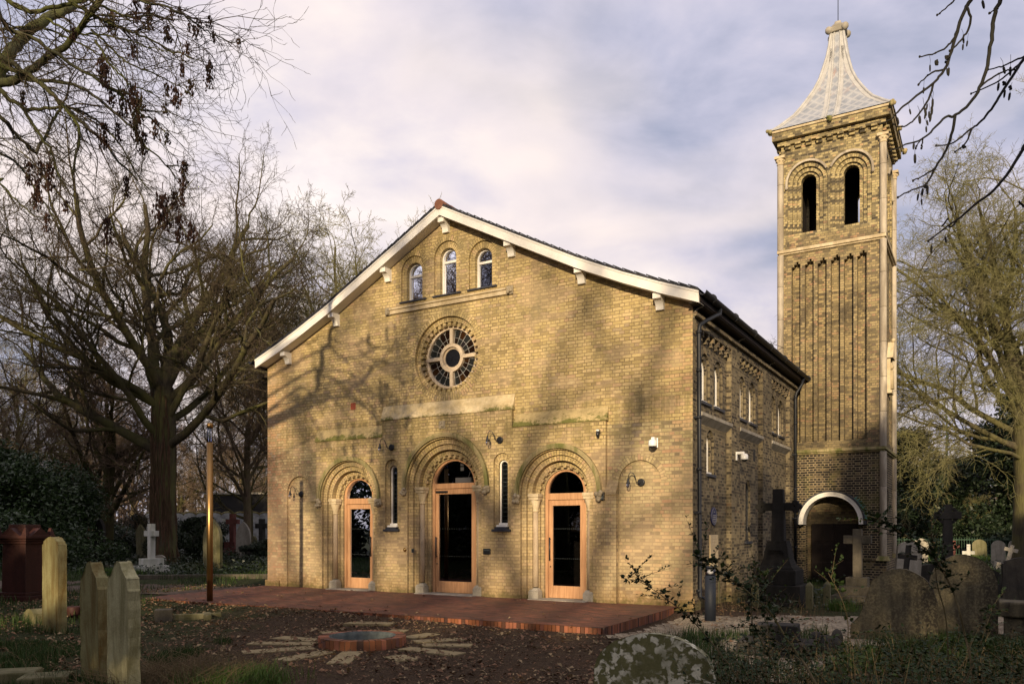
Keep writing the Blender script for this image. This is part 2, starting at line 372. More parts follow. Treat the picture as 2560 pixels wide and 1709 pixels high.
def roughwall():
    m, t, p = mat('rough_wall', .95, .1)
    oc = t.n('ShaderNodeTexCoord').outputs['Object']
    a = t.noise(oc, 1.5, 6, .75)
    link(t, t.ramp(a, [(.35, (.18, .19, .20)), (.55, (.42, .43, .44)), (.68, (.62, .62, .60))]), p.inputs['Base Color'])
roughwall()

# ------------------------------------------------------------------ mesh helpers
class MB:
    def __init__(s): s.v = []; s.f = []; s.uv = []; s.sm = []
    def face(s, pts, uvs=None, smooth=False):
        i = len(s.v); s.v.extend([tuple(p) for p in pts]); s.f.append(tuple(range(i, i + len(pts)))); s.uv.append(uvs); s.sm.append(smooth)
    def raw(s, vs, fs, smooth=False):
        i = len(s.v); s.v.extend(vs)
        for f in fs: s.f.append(tuple(k + i for k in f)); s.uv.append(None); s.sm.append(smooth)
    def box(s, x0, x1, y0, y1, z0, z1, M=None, taper=0):
        tx = taper; v = [(x0, y0, z0), (x1, y0, z0), (x1, y1, z0), (x0, y1, z0), (x0 + tx, y0 + tx, z1), (x1 - tx, y0 + tx, z1), (x1 - tx, y1 - tx, z1), (x0 + tx, y1 - tx, z1)]
        if M is not None: v = [tuple(M @ Vector(p)) for p in v]
        s.raw(v, [(0, 3, 2, 1), (4, 5, 6, 7), (0, 1, 5, 4), (1, 2, 6, 5), (2, 3, 7, 6), (3, 0, 4, 7)])
    def tube(s, pts, rad, k=8, cap=True, smooth=True):
        """pts list of Vectors, rad float or list"""
        n = len(pts); rr = rad if isinstance(rad, (list, tuple)) else [rad] * n
        base = len(s.v); up = Vector((0, 0, 1)); prev = None
        for i, p in enumerate(pts):
            d = (pts[min(i + 1, n - 1)] - pts[max(i - 1, 0)])
            if d.length < 1e-9: d = Vector((0, 0, 1))
            d.normalize()
            if prev is None:
                a = d.orthogonal().normalized()
            else:
                a = prev - d * prev.dot(d)
                a = a.normalized() if a.length > 1e-6 else d.orthogonal().normalized()
            prev = a; b = d.cross(a)
            for j in range(k):
                t = 2 * pi * j / k; q = p + (a * cos(t) + b * sin(t)) * rr[i]
                s.v.append((q.x, q.y, q.z))
        for i in range(n - 1):
            for j in range(k):
                j2 = (j + 1) % k
                s.f.append((base + i * k + j, base + i * k + j2, base + (i + 1) * k + j2, base + (i + 1) * k + j)); s.uv.append(None); s.sm.append(smooth)
        if cap:
            s.f.append(tuple(base + (n - 1) * k + j for j in range(k))); s.uv.append(None); s.sm.append(False)
            s.f.append(tuple(base + k - 1 - j for j in range(k))); s.uv.append(None); s.sm.append(False)
    def lathe(s, prof, cx=0, cy=0, k=24, smooth=True, M=None, cap=True):
        base = len(s.v)
        for r, z in prof:
            for j in range(k):
                t = 2 * pi * j / k; q = Vector((cx + r * cos(t), cy + r * sin(t), z))
                if M is not None: q = M @ q
                s.v.append(tuple(q))
        for i in range(len(prof) - 1):
            for j in range(k):
                j2 = (j + 1) % k
                s.f.append((base + i * k + j, base + i * k + j2, base + (i + 1) * k + j2, base + (i + 1) * k + j)); s.uv.append(None); s.sm.append(smooth)
        if cap:
            s.f.append(tuple(base + (len(prof) - 1) * k + j for j in range(k))); s.uv.append(None); s.sm.append(False)
            s.f.append(tuple(base + k - 1 - j for j in range(k))); s.uv.append(None); s.sm.append(False)
    def sphere(s, c, r, k=10, sq=(1, 1, 1)):
        base = len(s.v); m = max(4, k // 2 + 1)
        for i in range(m + 1):
            ph = pi * i / m
            for j in range(k):
                t = 2 * pi * j / k
                s.v.append((c[0] + r * sq[0] * sin(ph) * cos(t), c[1] + r * sq[1] * sin(ph) * sin(t), c[2] + r * sq[2] * cos(ph)))
        for i in range(m):
            for j in range(k):
                j2 = (j + 1) % k
                s.f.append((base + i * k + j, base + (i + 1) * k + j, base + (i + 1) * k + j2, base + i * k + j2)); s.uv.append(None); s.sm.append(True)
    def prism(s, prof, y0, y1, axis='y', M=None):
        """prof: closed 2D outline (x,z), extruded along y"""
        n = len(prof)
        def P(a, b, y):
            q = Vector((a, y, b)) if axis == 'y' else Vector((y, a, b))
            return tuple(M @ q) if M is not None else tuple(q)
        f0 = [P(a, b, y0) for a, b in prof]; f1 = [P(a, b, y1) for a, b in prof]
        i = len(s.v); s.v.extend(f0 + f1)
        tri = tessellate_polygon([[Vector((a, b, 0)) for a, b in prof]])
        for t in tri:
            s.f.append(tuple(i + q for q in t)); s.uv.append(None); s.sm.append(False)
            s.f.append(tuple(i + n + q for q in reversed(t))); s.uv.append(None); s.sm.append(False)
        for j in range(n):
            k = (j + 1) % n; s.f.append((i + j, i + k, i + n + k, i + n + j)); s.uv.append(None); s.sm.append(False)
    def poly(s, outer, holes, P, uvf=None):
        """flat polygon with holes; P maps (a,b)->3D"""
        L = [[Vector((a, b, 0)) for a, b in outer]] + [[Vector((a, b, 0)) for a, b in h] for h in holes]
        flat = list(outer) + [p for h in holes for p in h]
        i = len(s.v); s.v.extend([tuple(P(a, b)) for a, b in flat])
        for t in tessellate_polygon(L):
            s.f.append(tuple(i + q for q in t)); s.uv.append([flat[q] for q in t]); s.sm.append(False)

def build(name, mb, m, parent=None, loc=None, bevel=0, fixn=True):
    me = bpy.data.meshes.new(name); me.from_pydata(mb.v, [], mb.f)
    me.polygons.foreach_set('use_smooth', mb.sm)
    me.validate(clean_customdata=False)
    if len(me.polygons) < 60000 and len(me.polygons) == len(mb.uv):
        ul = me.uv_layers.new(name='UVMap')
        for p, u in zip(me.polygons, mb.uv):
            if u is None:
                n = p.normal; ax, ay, az = abs(n.x), abs(n.y), abs(n.z)
                for li in p.loop_indices:
                    c = me.vertices[me.loops[li].vertex_index].co
                    if az > ax and az > ay: q = (c.x, c.y)
                    elif ay >= ax: q = (c.x, c.z)
                    else: q = (c.y + .11, c.z)
                    ul.data[li].uv = q
            else:
                for li, q in zip(p.loop_indices, u): ul.data[li].uv = q
    me.materials.append(MATS[m])
    o = bpy.data.objects.new(name, me); C.objects.link(o)
    if parent is not None: o.parent = parent
    if loc is not None: o.location = loc
    if bevel:
        b = o.modifiers.new('bevel', 'BEVEL'); b.width = bevel; b.segments = 2; b.limit_method = 'ANGLE'; b.angle_limit = radians(40)
    return o
def tag(o, label=None, cat=None, group=None, kind=None):
    if label: o['label'] = label
    if cat: o['category'] = cat
    if group: o['group'] = group
    if kind: o['kind'] = kind
    elif cat: o['kind'] = 'thing'
    return o
def empty(name, loc, rz=0, label=None, cat=None, group=None):
    o = bpy.data.objects.new(name, None); C.objects.link(o); o.location = loc; o.rotation_euler = (0, 0, rz); o.empty_display_size = .2
    return tag(o, label, cat, group)
def copy_tree(o, parent=None, label=None, loc=None, rz=None, scale=None):
    c = o.copy(); C.objects.link(c)
    if parent is not None: c.parent = parent
    if label: c['label'] = label
    if loc is not None: c.location = loc
    if rz is not None: c.rotation_euler = (o.rotation_euler[0], o.rotation_euler[1], rz)
    if scale is not None: c.scale = (scale, scale, scale) if not isinstance(scale, tuple) else scale
    for ch in [q for q in bpy.data.objects if q.parent == o]: copy_tree(ch, c)
    return c

# pixel helpers (full-size photo pixels) used to work out real positions on the ground
def smooth(a, b, x):
    t = max(0, min(1, (x - a) / (b - a))); return t * t * (3 - 2 * t)
def gz(x, y):
    f = ((x + 8.75) * 5.75 + (y - 18.75) * 10.21) / 11.72      # distance behind the terrace front edge
    e = -.02 - .085 * smooth(-4.2, .8, x)
    z = (e + (-.145 - e) * smooth(-.1, -1.5, f)) * smooth(-10.5, -7.5, x) * (1 - smooth(18, 23, y + .5 * x))
    if x > 2.4: z = -.10 * (1 - smooth(20, 26, y)) - .05 * smooth(4, 9, x)
    c_ = .25 + .75 * smooth(.5, 1.0, math.hypot((x + 2.2) / 8, (y - 12.3) / 5))
    z += c_ * (.05 * noise.noise(Vector((x * .35, y * .35, 0))) + .02 * noise.noise(Vector((x * 1.7, y * 1.7, 3))))
    if f > .15 and x < 3.2 and -13 < x and y < 24.5: z -= .06
    return z
def grd(px, py, z=-.1):
    Y = 2000 * (1.6 - z) / (py - 1323); return ((px - 1280) / 2000 * Y, Y)
def at(px, py, Y): return Vector(((px - 1280) / 2000 * Y, Y, 1.6 - (py - 1323) / 2000 * Y))

# ------------------------------------------------------------------ ground
def ground():
    def axis(n, near, far, p=2.6):
        return [(-1 if i < 0 else 1) * ((abs(i) / n) ** p * (far - near * 1.0) + near * abs(i) / n) for i in range(-n, n + 1)]
    xs = axis(110, 28, 900, 5); ys = [v + 12 for v in axis(110, 28, 900, 5)]
    mb = MB(); nx = len(xs)
    for y in ys:
        for x in xs: mb.v.append((x, y, gz(x, y) if abs(x) < 60 and abs(y) < 90 else 0))
    for j in range(len(ys) - 1):
        for i in range(nx - 1):
            a = j * nx + i; mb.f.append((a, a + 1, a + nx + 1, a + nx)); mb.uv.append(None); mb.sm.append(True)
    tag(build('ground', mb, 'ground'), kind='structure')
ground()
def sheet(name, pts, m, off=.02, kind='structure', n=40):
    """polygon draped on the ground"""
    xs = [p[0] for p in pts]; ys = [p[1] for p in pts]; x0, x1, y0, y1 = min(xs), max(xs), min(ys), max(ys)
    def inside(x, y):
        c = False; j = len(pts) - 1
        for i in range(len(pts)):
            (xi, yi), (xj, yj) = pts[i], pts[j]
            if (yi > y) != (yj > y) and x < (xj - xi) * (y - yi) / (yj - yi) + xi: c = not c
            j = i
        return c
    st = .16; mb = MB(); idx = {}
    def vid(i, j):
        if (i, j) not in idx:
            x = x0 + i * st; y = y0 + j * st; idx[(i, j)] = len(mb.v); mb.v.append((x, y, gz(x, y) + off))
        return idx[(i, j)]
    for i in range(int((x1 - x0) / st) + 1):
        for j in range(int((y1 - y0) / st) + 1):
            xc = x0 + (i + .5) * st; yc = y0 + (j + .5) * st; w = .35 * noise.noise(Vector((xc * 1.3, yc * 1.3, 5))) + .2 * noise.noise(Vector((xc * 4, yc * 4, 9)))
            if inside(xc + w, yc + w):
                mb.f.append((vid(i, j), vid(i + 1, j), vid(i + 1, j + 1), vid(i, j + 1))); mb.uv.append(None); mb.sm.append(True)
    return tag(build(name, mb, m), kind=kind)
sheet('gravel_path', [(1.5, 12.7), (3.4, 15.7), (4.4, 15.6), (5.2, 15.6), (8, 15.6), (13, 16.5), (13, 14.2), (7, 13.2), (4.6, 11), (3.2, 8.8), (2.2, 9.2), (1.9, 11)], 'gravel', .02)
sheet('path', [(-30, 26), (-17, 24.8), (-12, 24.3), (-7.6, 23.0), (-8.3, 20.2), (-12, 21.2), (-17, 22.5), (-30, 22)], 'dirt_path', .02)

TH = radians(30.8)
P0 = Vector((3.74, 16.55, 0)); EX = Vector((cos(TH), -sin(TH), 0)); SX = Vector((sin(TH), cos(TH), 0))
def terrace():
    A = P0 + EX * -12.6 + SX * -.01; F = P0 + EX * -.25 + SX * -.01
    pts = [(A.x, A.y), (-8.75, 18.75), (1.46, 13.0), (3.3, 16.35), (F.x, F.y)]
    mb = MB(); L = [Vector((a, b, 0)) for a, b in pts]
    def uv(a, b): q = Vector((a, b, 0)) - P0; return (q.dot(EX), q.dot(SX))
    tm = mb; mb = MB(); n = len(pts); i = len(mb.v); mb.v.extend([(a, b, 0) for a, b in pts])
    for t in tessellate_polygon([L]): mb.f.append(tuple(i + q for q in t)); mb.uv.append([uv(*pts[q]) for q in t]); mb.sm.append(False)
    tag(build('terrace', mb, 'red_paver'), kind='structure'); mb = MB()
    for j in (1, 2, 0):
        a = Vector((*pts[j], 0)); b = Vector((*pts[j + 1], 0)); ln = (b - a).length; k = int(ln / .075)
        for q in range(k):
            p = a + (b - a) * (q / k); p2 = a + (b - a) * ((q + .9) / k); o_ = (b - a).normalized().cross(Vector((0, 0, 1))); d = .004 + .006 * R.random()
            zt = .002 if j else .002
            r = [p + o_ * d, p2 + o_ * d, p2 + o_ * d - Vector((0, 0, .32)), p + o_ * d - Vector((0, 0, .32))]
            for w in r[:2]: w.z = -.002
            mb.face(r, [(q * .21 + .02, .01), (q * .21 + .02, .06), (q * .21 + .19, .06), (q * .21 + .19, .01)])
    tag(build('terrace_edge', mb, 'red_brick'), kind='structure')
terrace()

# ------------------------------------------------------------------ chapel
chapel = empty('chapel', P0, -TH, 'yellow brick chapel with a wide gable, rose window and three round-arched oak doors', 'chapel')
CX = -6.22
def PL(d): return lambda a, b: (a, d, b)
def arch(c, zb, zs, r, n=28):
    pts = [(c - r, zb), (c - r, zs)] if zb < zs else [(c - r, zs)]
    for i in range(1, n): t = pi - pi * i / n; pts.append((c + r * cos(t), zs + r * sin(t)))
    pts += [(c + r, zs), (c + r, zb)] if zb < zs else [(c + r, zs)]
    return pts
def alen(o):
    L = [0]
    for a, b in zip(o, o[1:]): L.append(L[-1] + math.hypot(b[0] - a[0], b[1] - a[1]))
    return L
def reveal(mb, o, d0, d1, P=lambda a, d, b: (a, d, b), zref=None):
    L = alen(o)
    for i in range(len(o) - 1):
        (a, b), (c, d) = o[i], o[i + 1]
        mb.face([P(a, d0, b), P(a, d1, b), P(c, d1, d), P(c, d0, d)], [(d0, L[i]), (d1, L[i]), (d1, L[i + 1]), (d0, L[i + 1])])
def ring(mb, o, i_, d, P=lambda a, d, b: (a, d, b)):
    L = alen(o); w = abs(o[0][0] - i_[0][0])
    for k in range(len(o) - 1):
        mb.face([P(o[k][0], d, o[k][1]), P(o[k + 1][0], d, o[k + 1][1]), P(i_[k + 1][0], d, i_[k + 1][1]), P(i_[k][0], d, i_[k][1])],
                [(0, L[k]), (0, L[k + 1]), (w, L[k + 1]), (w, L[k])])
def circ(c, z, r, n=48): return [(c + r * cos(2 * pi * i / n), z + r * sin(2 * pi * i / n)) for i in range(n)]
def cring(mb, c, z, r0, r1, d, n=48, P=lambda a, d, b: (a, d, b)):
    o = circ(c, z, r0, n) + [circ(c, z, r0, n)[0]]; i_ = circ(c, z, r1, n) + [circ(c, z, r1, n)[0]]; ring(mb, o, i_, d, P)

BAYD = -.10     # projection of the lower bays
DOORS = [(CX - 3.12, 2.44, .53, [1.08, .97, .85, .73, .62]), (CX, 2.68, .67, [1.28, 1.16, 1.03, .90, .78]), (CX + 3.12, 2.44, .53, [1.08, .97, .85, .73, .62])]
UPW = [(CX - 1.04, 8.14, .39), (CX, 8.33, .39), (CX + 1.04, 8.14, .39)]
LANC = [CX - 1.65, CX + 1.65]
BL = [CX - 5.03, CX + 5.05]
ROSE = (CX, 5.87)
def facade():
    up = MB(); rake = [(-12.52, 6.12), (CX - 4.8, 6.95), (CX - 3.7, 7.45), (CX, 9.37), (CX + 3.7, 7.45), (CX + 4.8, 6.95), (0, 6.12)]
    rake = [(-12.52, 6.35), (CX - 4.8, 6.98), (CX - 3.7, 7.48), (CX, 9.40), (CX + 3.7, 7.48), (CX + 4.8, 6.98), (0, 6.35)]
    outer = [(-12.52, 4.0), *rake, (0, 4.0), (CX + 4.3, 4.0), (CX + 4.3, 3.9), (CX - 4.3, 3.9), (CX - 4.3, 4.0)]
    outer = [(-12.52, 3.9), *rake, (0, 3.9)]
    holes = [circ(*ROSE, .99)] + [arch(c, 7.38, zs, r) for c, zs, r in UPW]
    up.poly(outer, holes, PL(0))
    for c, zs, r in UPW:
        o1 = arch(c, 7.38, zs, r); o2 = arch(c, 7.38, zs - .02, .245)
        reveal(up, o1, 0, .045); ring(up, o1, o2, .045); reveal(up, o2, .045, .26)
    o = circ(*ROSE, .99); o.append(o[0]); reveal(up, o, 0, .075); cring(up, *ROSE, .99, .87, .075)
    o = circ(*ROSE, .87); o.append(o[0]); reveal(up, o, .075, .17); cring(up, *ROSE, .87, .80, .17)
    o = circ(*ROSE, .80); o.append(o[0]); reveal(up, o, .17, .34)
    build('gable_wall', up, 'yellow_brick', chapel)
    vo = MB(); cring(vo, *ROSE, 1.12, .99, -.004)
    for c, zs, r in UPW: w_ = MB(); ring(w_, arch(c, zs - .001, zs, r + .13), arch(c, zs - .001, zs, r), -.004); build('window_arch', w_, 'arch_brick', chapel)
    build('rose_voussoirs', vo, 'arch_brick', chapel); vo = MB()
    n = 34
    for i in range(n):
        a = 2 * pi * (i + .5) / n; M = Matrix.Translation((ROSE[0], 0, ROSE[1])) @ Matrix.Rotation(-a, 4, 'Y')
        vo.box(.765, .868, .085, .20, -.05, .040, M)
    build('rose_teeth', vo, 'arch_brick', chapel, bevel=.004)
    # lower outer bays with blind arches (worn brick), same plane as gable
    for side_, (x0, x1, c) in enumerate([(-12.52, CX - 4.3, BL[0]), (CX + 4.3, 0, BL[1])]):
        b = MB(); ho = arch(c, -.2, 2.60, .49)
        outer = [(x0, -.2), (x0, 3.9), (x1, 3.9), (x1, -.2), (c + .49, -.2)] + list(reversed(ho))[1:-1] + [(c - .49, -.2)]
        b.poly(outer, [], PL(0)); reveal(b, ho, 0, .05)
        b.poly(ho, [], PL(.05))
        ring(b, arch(c, 2.59, 2.60, .63), arch(c, 2.59, 2.60, .49), -.005)
        build('blind_arch_bay', b, 'worn_brick', chapel)
        q = MB(); q.box(x0 - .05 if side_ == 0 else x1 - .55, x0 + .5 if side_ == 0 else x1 + .05, -.06, .0, -.2, .17); build('plinth', q, 'worn_brick', chapel, bevel=.02)
    # projecting door bays
    b = MB()
    zb = -.2; xl, xr = CX - 4.3, CX + 4.3; ml, mr = CX - 1.98, CX + 1.92; zs_, zm = 3.98, 4.40
    def bay(x0, x1, top, doors, lancs):
        outer = [(x0, zb), (x0, top), (x1, top), (x1, zb)]
        bottom = []
        for (c, zs, hw, rr) in reversed(doors): bottom += list(reversed(arch(c, zb, zs, rr[1])))
        b.poly(outer + bottom, [arch(c, 1.60, 3.17, .235, 14) for c in lancs], PL(BAYD))
    bay(xl, ml, zs_, [DOORS[0]], []); bay(ml, mr, zm, [DOORS[1]], LANC); bay(mr, xr, zs_, [DOORS[2]], [])
    for x, z0, z1 in ((xl, zb, zs_), (xr, zb, zs_), (ml, zs_, zm), (mr, zs_, zm)):
        b.face([(x, BAYD, z0), (x, 0, z0), (x, 0, z1), (x, BAYD, z1)])
    for c in LANC:
        o1 = arch(c, 1.60, 3.17, .235, 14); o2 = arch(c, 1.60, 3.12, .125, 14); reveal(b, o1, BAYD, -.04); ring(b, o1, o2, -.04); reveal(b, o2, -.04, .14)
    build('door_bay_wall', b, 'yellow_brick', chapel)
    # arch orders
    for (c, zs, hw, rr) in DOORS:
        a = MB(); ds = [BAYD, -.075, .02, .11, .19]
        outs = [arch(c, zb, zs, r) for r in rr[1:]] + [arch(c, zb, zs, hw + .01)]
        deps = [BAYD, -.03, .04, .19, .27]
        for k in range(len(outs) - 1):
            reveal(a, outs[k], deps[k], deps[k + 1]); ring(a, outs[k], outs[k + 1], deps[k + 1])
        reveal(a, outs[-1], deps[len(outs) - 1], .42)
        ring(a, arch(c, zs - .001, zs, rr[0]), arch(c, zs - .001, zs, rr[1]), BAYD - .003)
        # toothed inner order
        n = int(pi * rr[4] / .085)
        for i in range(n):
            an = pi * (i + .5) / n; M = Matrix.Translation((c, 0, zs)) @ Matrix.Rotation(-an, 4, 'Y')
            if i % 2 == 0: a.box(hw + .045, rr[4] + .0, deps[3] - .03, deps[4] + .03, -.036, .036, M)
        # roll mouldings on each order edge
        build('arch_orders', a, 'arch_brick', chapel)
        h = MB(); R0, R1 = rr[0], rr[0] - .085; o_ = arch(c, zs - .05, zs, R0 + .02, 30); i_ = arch(c, zs - .05, zs, R1, 30); d0 = BAYD - .075
        mid = arch(c, zs - .05, zs, (R0 + R1) / 2, 30)
        reveal(h, o_, BAYD, d0 + .03); ring(h, o_, mid, d0); reveal(h, i_, d0 + .02, BAYD); ring(h, mid, i_, d0 + .01)
        build('hood_mould', h, 'moss_stone', chapel)
        for sgn in (-1, 1):
            bo = MB(); bx = c + sgn * (R0 - .03); bz = zs - .12
            for k in range(11):
                bo.sphere((bx + R.uniform(-.06, .06), BAYD - .05 + R.uniform(-.05, .03), bz + R.uniform(-.09, .09)), R.uniform(.035, .06), 7)
            bo.sphere((bx, BAYD - .03, bz), .085, 9, (1, .9, 1.2)); build('carved_boss', bo, 'carved_stone', chapel)
            # nook column: shaft, capital, base
            x = c + sgn * (rr[3] - .03); y = .14
            sh = MB(); sh.lathe([(.070, .27), (.067, 1.2), (.062, zs - .42)], x, y, 14); so = build('column_shaft', sh, 'shaft_stone', chapel)
            cp = MB(); cp.lathe([(.074, zs - .43), (.085, zs - .40), (.070, zs - .385), (.085, zs - .34), (.12, zs - .20), (.125, zs - .16)], x, y, 14)
            cp.box(x - .125, x + .125, y - .125, y + .10, zs - .16, zs - .09); cp.box(x - .14, x + .14, y - .14, y + .1, zs - .088, zs - .01)
            build('capital', cp, 'pale_stone', so, bevel=.01)
            bs = MB(); bs.box(x - .13, x + .13, y - .13, y + .1, -.1, .17); bs.box(x - .13, x + .13, y - .13, y + .1, .17, .25, taper=.05); build('column_base', bs, 'grey_stone', so, bevel=.015)
        # threshold
        th = MB(); th.box(c - hw - .2, c + hw + .2, BAYD - .12, .4, -.1, .012); build('threshold', th, 'grey_stone', chapel, bevel=.01)
    # weathering slopes
    for (x0, x1, z0, z1, m_) in ((xl - .03, ml - .002, 3.985, 4.30, 'ledge_side'), (ml - .03, mr + .03, 4.405, 4.78, 'ledge_mid'), (mr + .04, xr + .03, 3.985, 4.30, 'ledge_side')):
        w = MB(); w.prism([(BAYD - .02, z0), (BAYD - .02, z0 + .03), (-.004, z1), (.05, z1), (.05, z0)], x0, x1, 'x'); build('weathering', w, m_, chapel, bevel=.006)
    w = MB(); w.prism([(BAYD - .03, 2.36), (BAYD - .03, 2.42), (.0, 2.68), (.03, 2.68), (.03, 2.36)], CX + 4.302, CX + 4.56, 'x'); w.box(CX + 4.302, CX + 4.55, BAYD, .0, -.2, 2.36); build('buttress', w, 'worn_brick', chapel)
    w = MB(); w.box(CX - 4.55, CX - 4.302, BAYD + .03, .0, -.2, 2.36); w.prism([(BAYD, 2.36), (BAYD, 2.40), (.0, 2.6), (.03, 2.6), (.03, 2.36)], CX - 4.57, CX - 4.302, 'x'); build('buttress', w, 'worn_brick', chapel)
    # gable string band with carved stops
    w = MB(); w.prism([(0, 7.13), (-.05, 7.13), (-.05, 7.22), (-.085, 7.235), (-.085, 7.275), (0, 7.30)], CX - 1.78, CX + 1.74, 'x')
    build('string_band', w, 'pale_stone', chapel, bevel=.005)
    for x in (CX - 1.84, CX + 1.82):
        w = MB(); w.box(x - .09, x + .09, -.04, .0, 7.12, 7.31)
        for i in range(7): w.sphere((x + R.uniform(-.05, .05), -.06 + R.uniform(-.02, .02), 7.21 + R.uniform(-.06, .06)), R.uniform(.025, .045), 7)
        build('carved_stop', w, 'carved_stone', chapel)
    w = MB(); w.box(CX - .16, CX + .02, BAYD - .025, BAYD, 4.08, 4.27)
    for i in range(6): w.sphere((CX - .07 + R.uniform(-.05, .05), BAYD - .03, 4.18 + R.uniform(-.06, .06)), .03, 7)
    build('carved_plaque', w, 'carved_stone', chapel)
    w = MB(); w.box(-9.36, -9.19, -.006, .0, 4.79, 4.97); build('air_brick', w, 'red_terracotta', chapel)
    # plaster/repair streak band above the middle slope
facade()

def upper_windows():
    for c, zs, r in UPW:
        zs2 = zs - .02
        f = MB(); o1 = arch(c, 7.42, zs2, .243); o2 = arch(c, 7.46, zs2, .205); o2[0] = (o2[0][0], 7.46)
        ring(f, o1, o2, .15); reveal(f, o2, .15, .20)
        f.box(c - .24, c + .24, .14, .19, 7.40, 7.455); f.box(c - .21, c + .21, .143, .19, zs2 - .10, zs2 - .045)
        f.box(c - .20, c - .185, .152, .19, 7.46, zs2 - .10); f.box(c + .185, c + .20, .152, .19, 7.46, zs2 - .10)
        w = build('window', f, 'white_paint', chapel)
        g = MB(); g.poly(arch(c, 7.45, zs2, .21), [], PL(.185)); build('pane', g, 'window_glass', w)
        s = MB(); s.box(c - .42, c + .42, -.05, .14, 7.365, 7.40); build('sill', s, 'slate', w)
    b = MB(); b.box(CX - 1.4, CX + 1.4, .9, .95, 7.62, 7.80); build('gallery_rail', b, 'grey_stone', chapel)
upper_windows()

def rose():
    c, z = ROSE; f = MB(); n = 56; d = .19
    def ringsolid(r0, r1, d0, d1):
        cring(f, c, z, r0, r1, d0, n)
        for r in (r0, r1):
            o = circ(c, z, r, n); o.append(o[0]); reveal(f, o, d0, d1)
    ringsolid(.80, .71, d, .30); ringsolid(.355, .27, d - .01, .30); ringsolid(.275, .225, d + .05, .30)
    for k in range(4):
        M = Matrix.Translation((c, 0, z)) @ Matrix.Rotation(k * pi / 2, 4, 'Y'); f.box(.34, .73, d - .02, .27, -.045, .045, M)
    r = build('rose_window', f, 'white_paint', chapel, bevel=.006); r.data.materials[0] = MATS['rose_stone']
    g = MB()
    for k in range(20):
        for (ra, rb, row) in ((.0, .24, 0), (.34, .52, 1), (.52, .73, 2)):
            a0, a1 = 2 * pi * k / 20, 2 * pi * (k + 1) / 20; P = lambda r, a: (c + r * cos(a), .26, z + r * sin(a))
            q = [(k + .5, row + .5)] * 4
            if row: g.face([P(ra, a0), P(rb, a0), P(rb, a1), P(ra, a1)], q)
    build('stained_glass', g, 'stained_glass', r)
    hb = MB(); hb.poly(circ(c, z, .24, 24), [], PL(.262)); build('pane', hb, 'dark_pane', r)
    l = MB()
    for q in range(4):
        for k in range(6):
            a = q * pi / 2 + .12 + (pi / 2 - .24) * k / 5
            l.tube([Vector((c + r_ * cos(a), .253, z + r_ * sin(a))) for r_ in (.35, .63)], .006, 4)
            if k < 5:
                a2 = q * pi / 2 + .12 + (pi / 2 - .24) * (k + 1) / 5; am = (a + a2) / 2; hw = .66 * (a2 - a) / 2
                pts = [Vector((c + .63 * cos(am) + cos(am) * hw * sin(t) * 1.1 - sin(am) * hw * cos(t), .253, z + .63 * sin(am) + sin(am) * hw * sin(t) * 1.1 + cos(am) * hw * cos(t))) for t in [pi * j / 8 for j in range(9)]]
                l.tube(pts, .006, 4)
        l.tube([Vector((c + .50 * cos(t), .253, z + .50 * sin(t))) for t in [q * pi / 2 + .12 + (pi / 2 - .24) * j / 10 for j in range(11)]], .005, 4)
    build('leading', l, 'lead_roll', r)
rose()

def lancets():
    for c in LANC:
        f = MB(); o1 = arch(c, 1.66, 3.12, .122, 14); o2 = arch(c, 1.72, 3.12, .088, 14); ring(f, o1, o2, .02); reveal(f, o2, .02, .05); reveal(f, o1, .02, .05)
        f.box(c - .15, c + .15, -.11, .05, 1.665, 1.71); f.box(c - .12, c + .12, -.04, .05, 1.71, 1.76)
        w = build('lancet_window', f, 'white_paint', chapel)
        g = MB(); g.poly(arch(c, 1.7, 3.12, .095, 14), [], PL(.045)); build('pane', g, 'lead_glass', w)
        l = MB()
        for i in range(14): l.tube([Vector((c - .09, .038, 1.82 + i * .1)), Vector((c + .09, .038, 1.82 + i * .1))], .004, 4)
        for dx in (-.03, .03): l.tube([Vector((c + dx, .038, 1.75)), Vector((c + dx, .038, 3.2))], .003, 4)
        build('leading', l, 'steel', w)
        s = MB(); s.box(c - .25, c + .25, BAYD - .07, BAYD + .03, 1.555, 1.61); s.box(c - .17, c + .17, BAYD - .06, .02, 1.61, 1.662); build('sill', s, 'slate', w)
lancets()

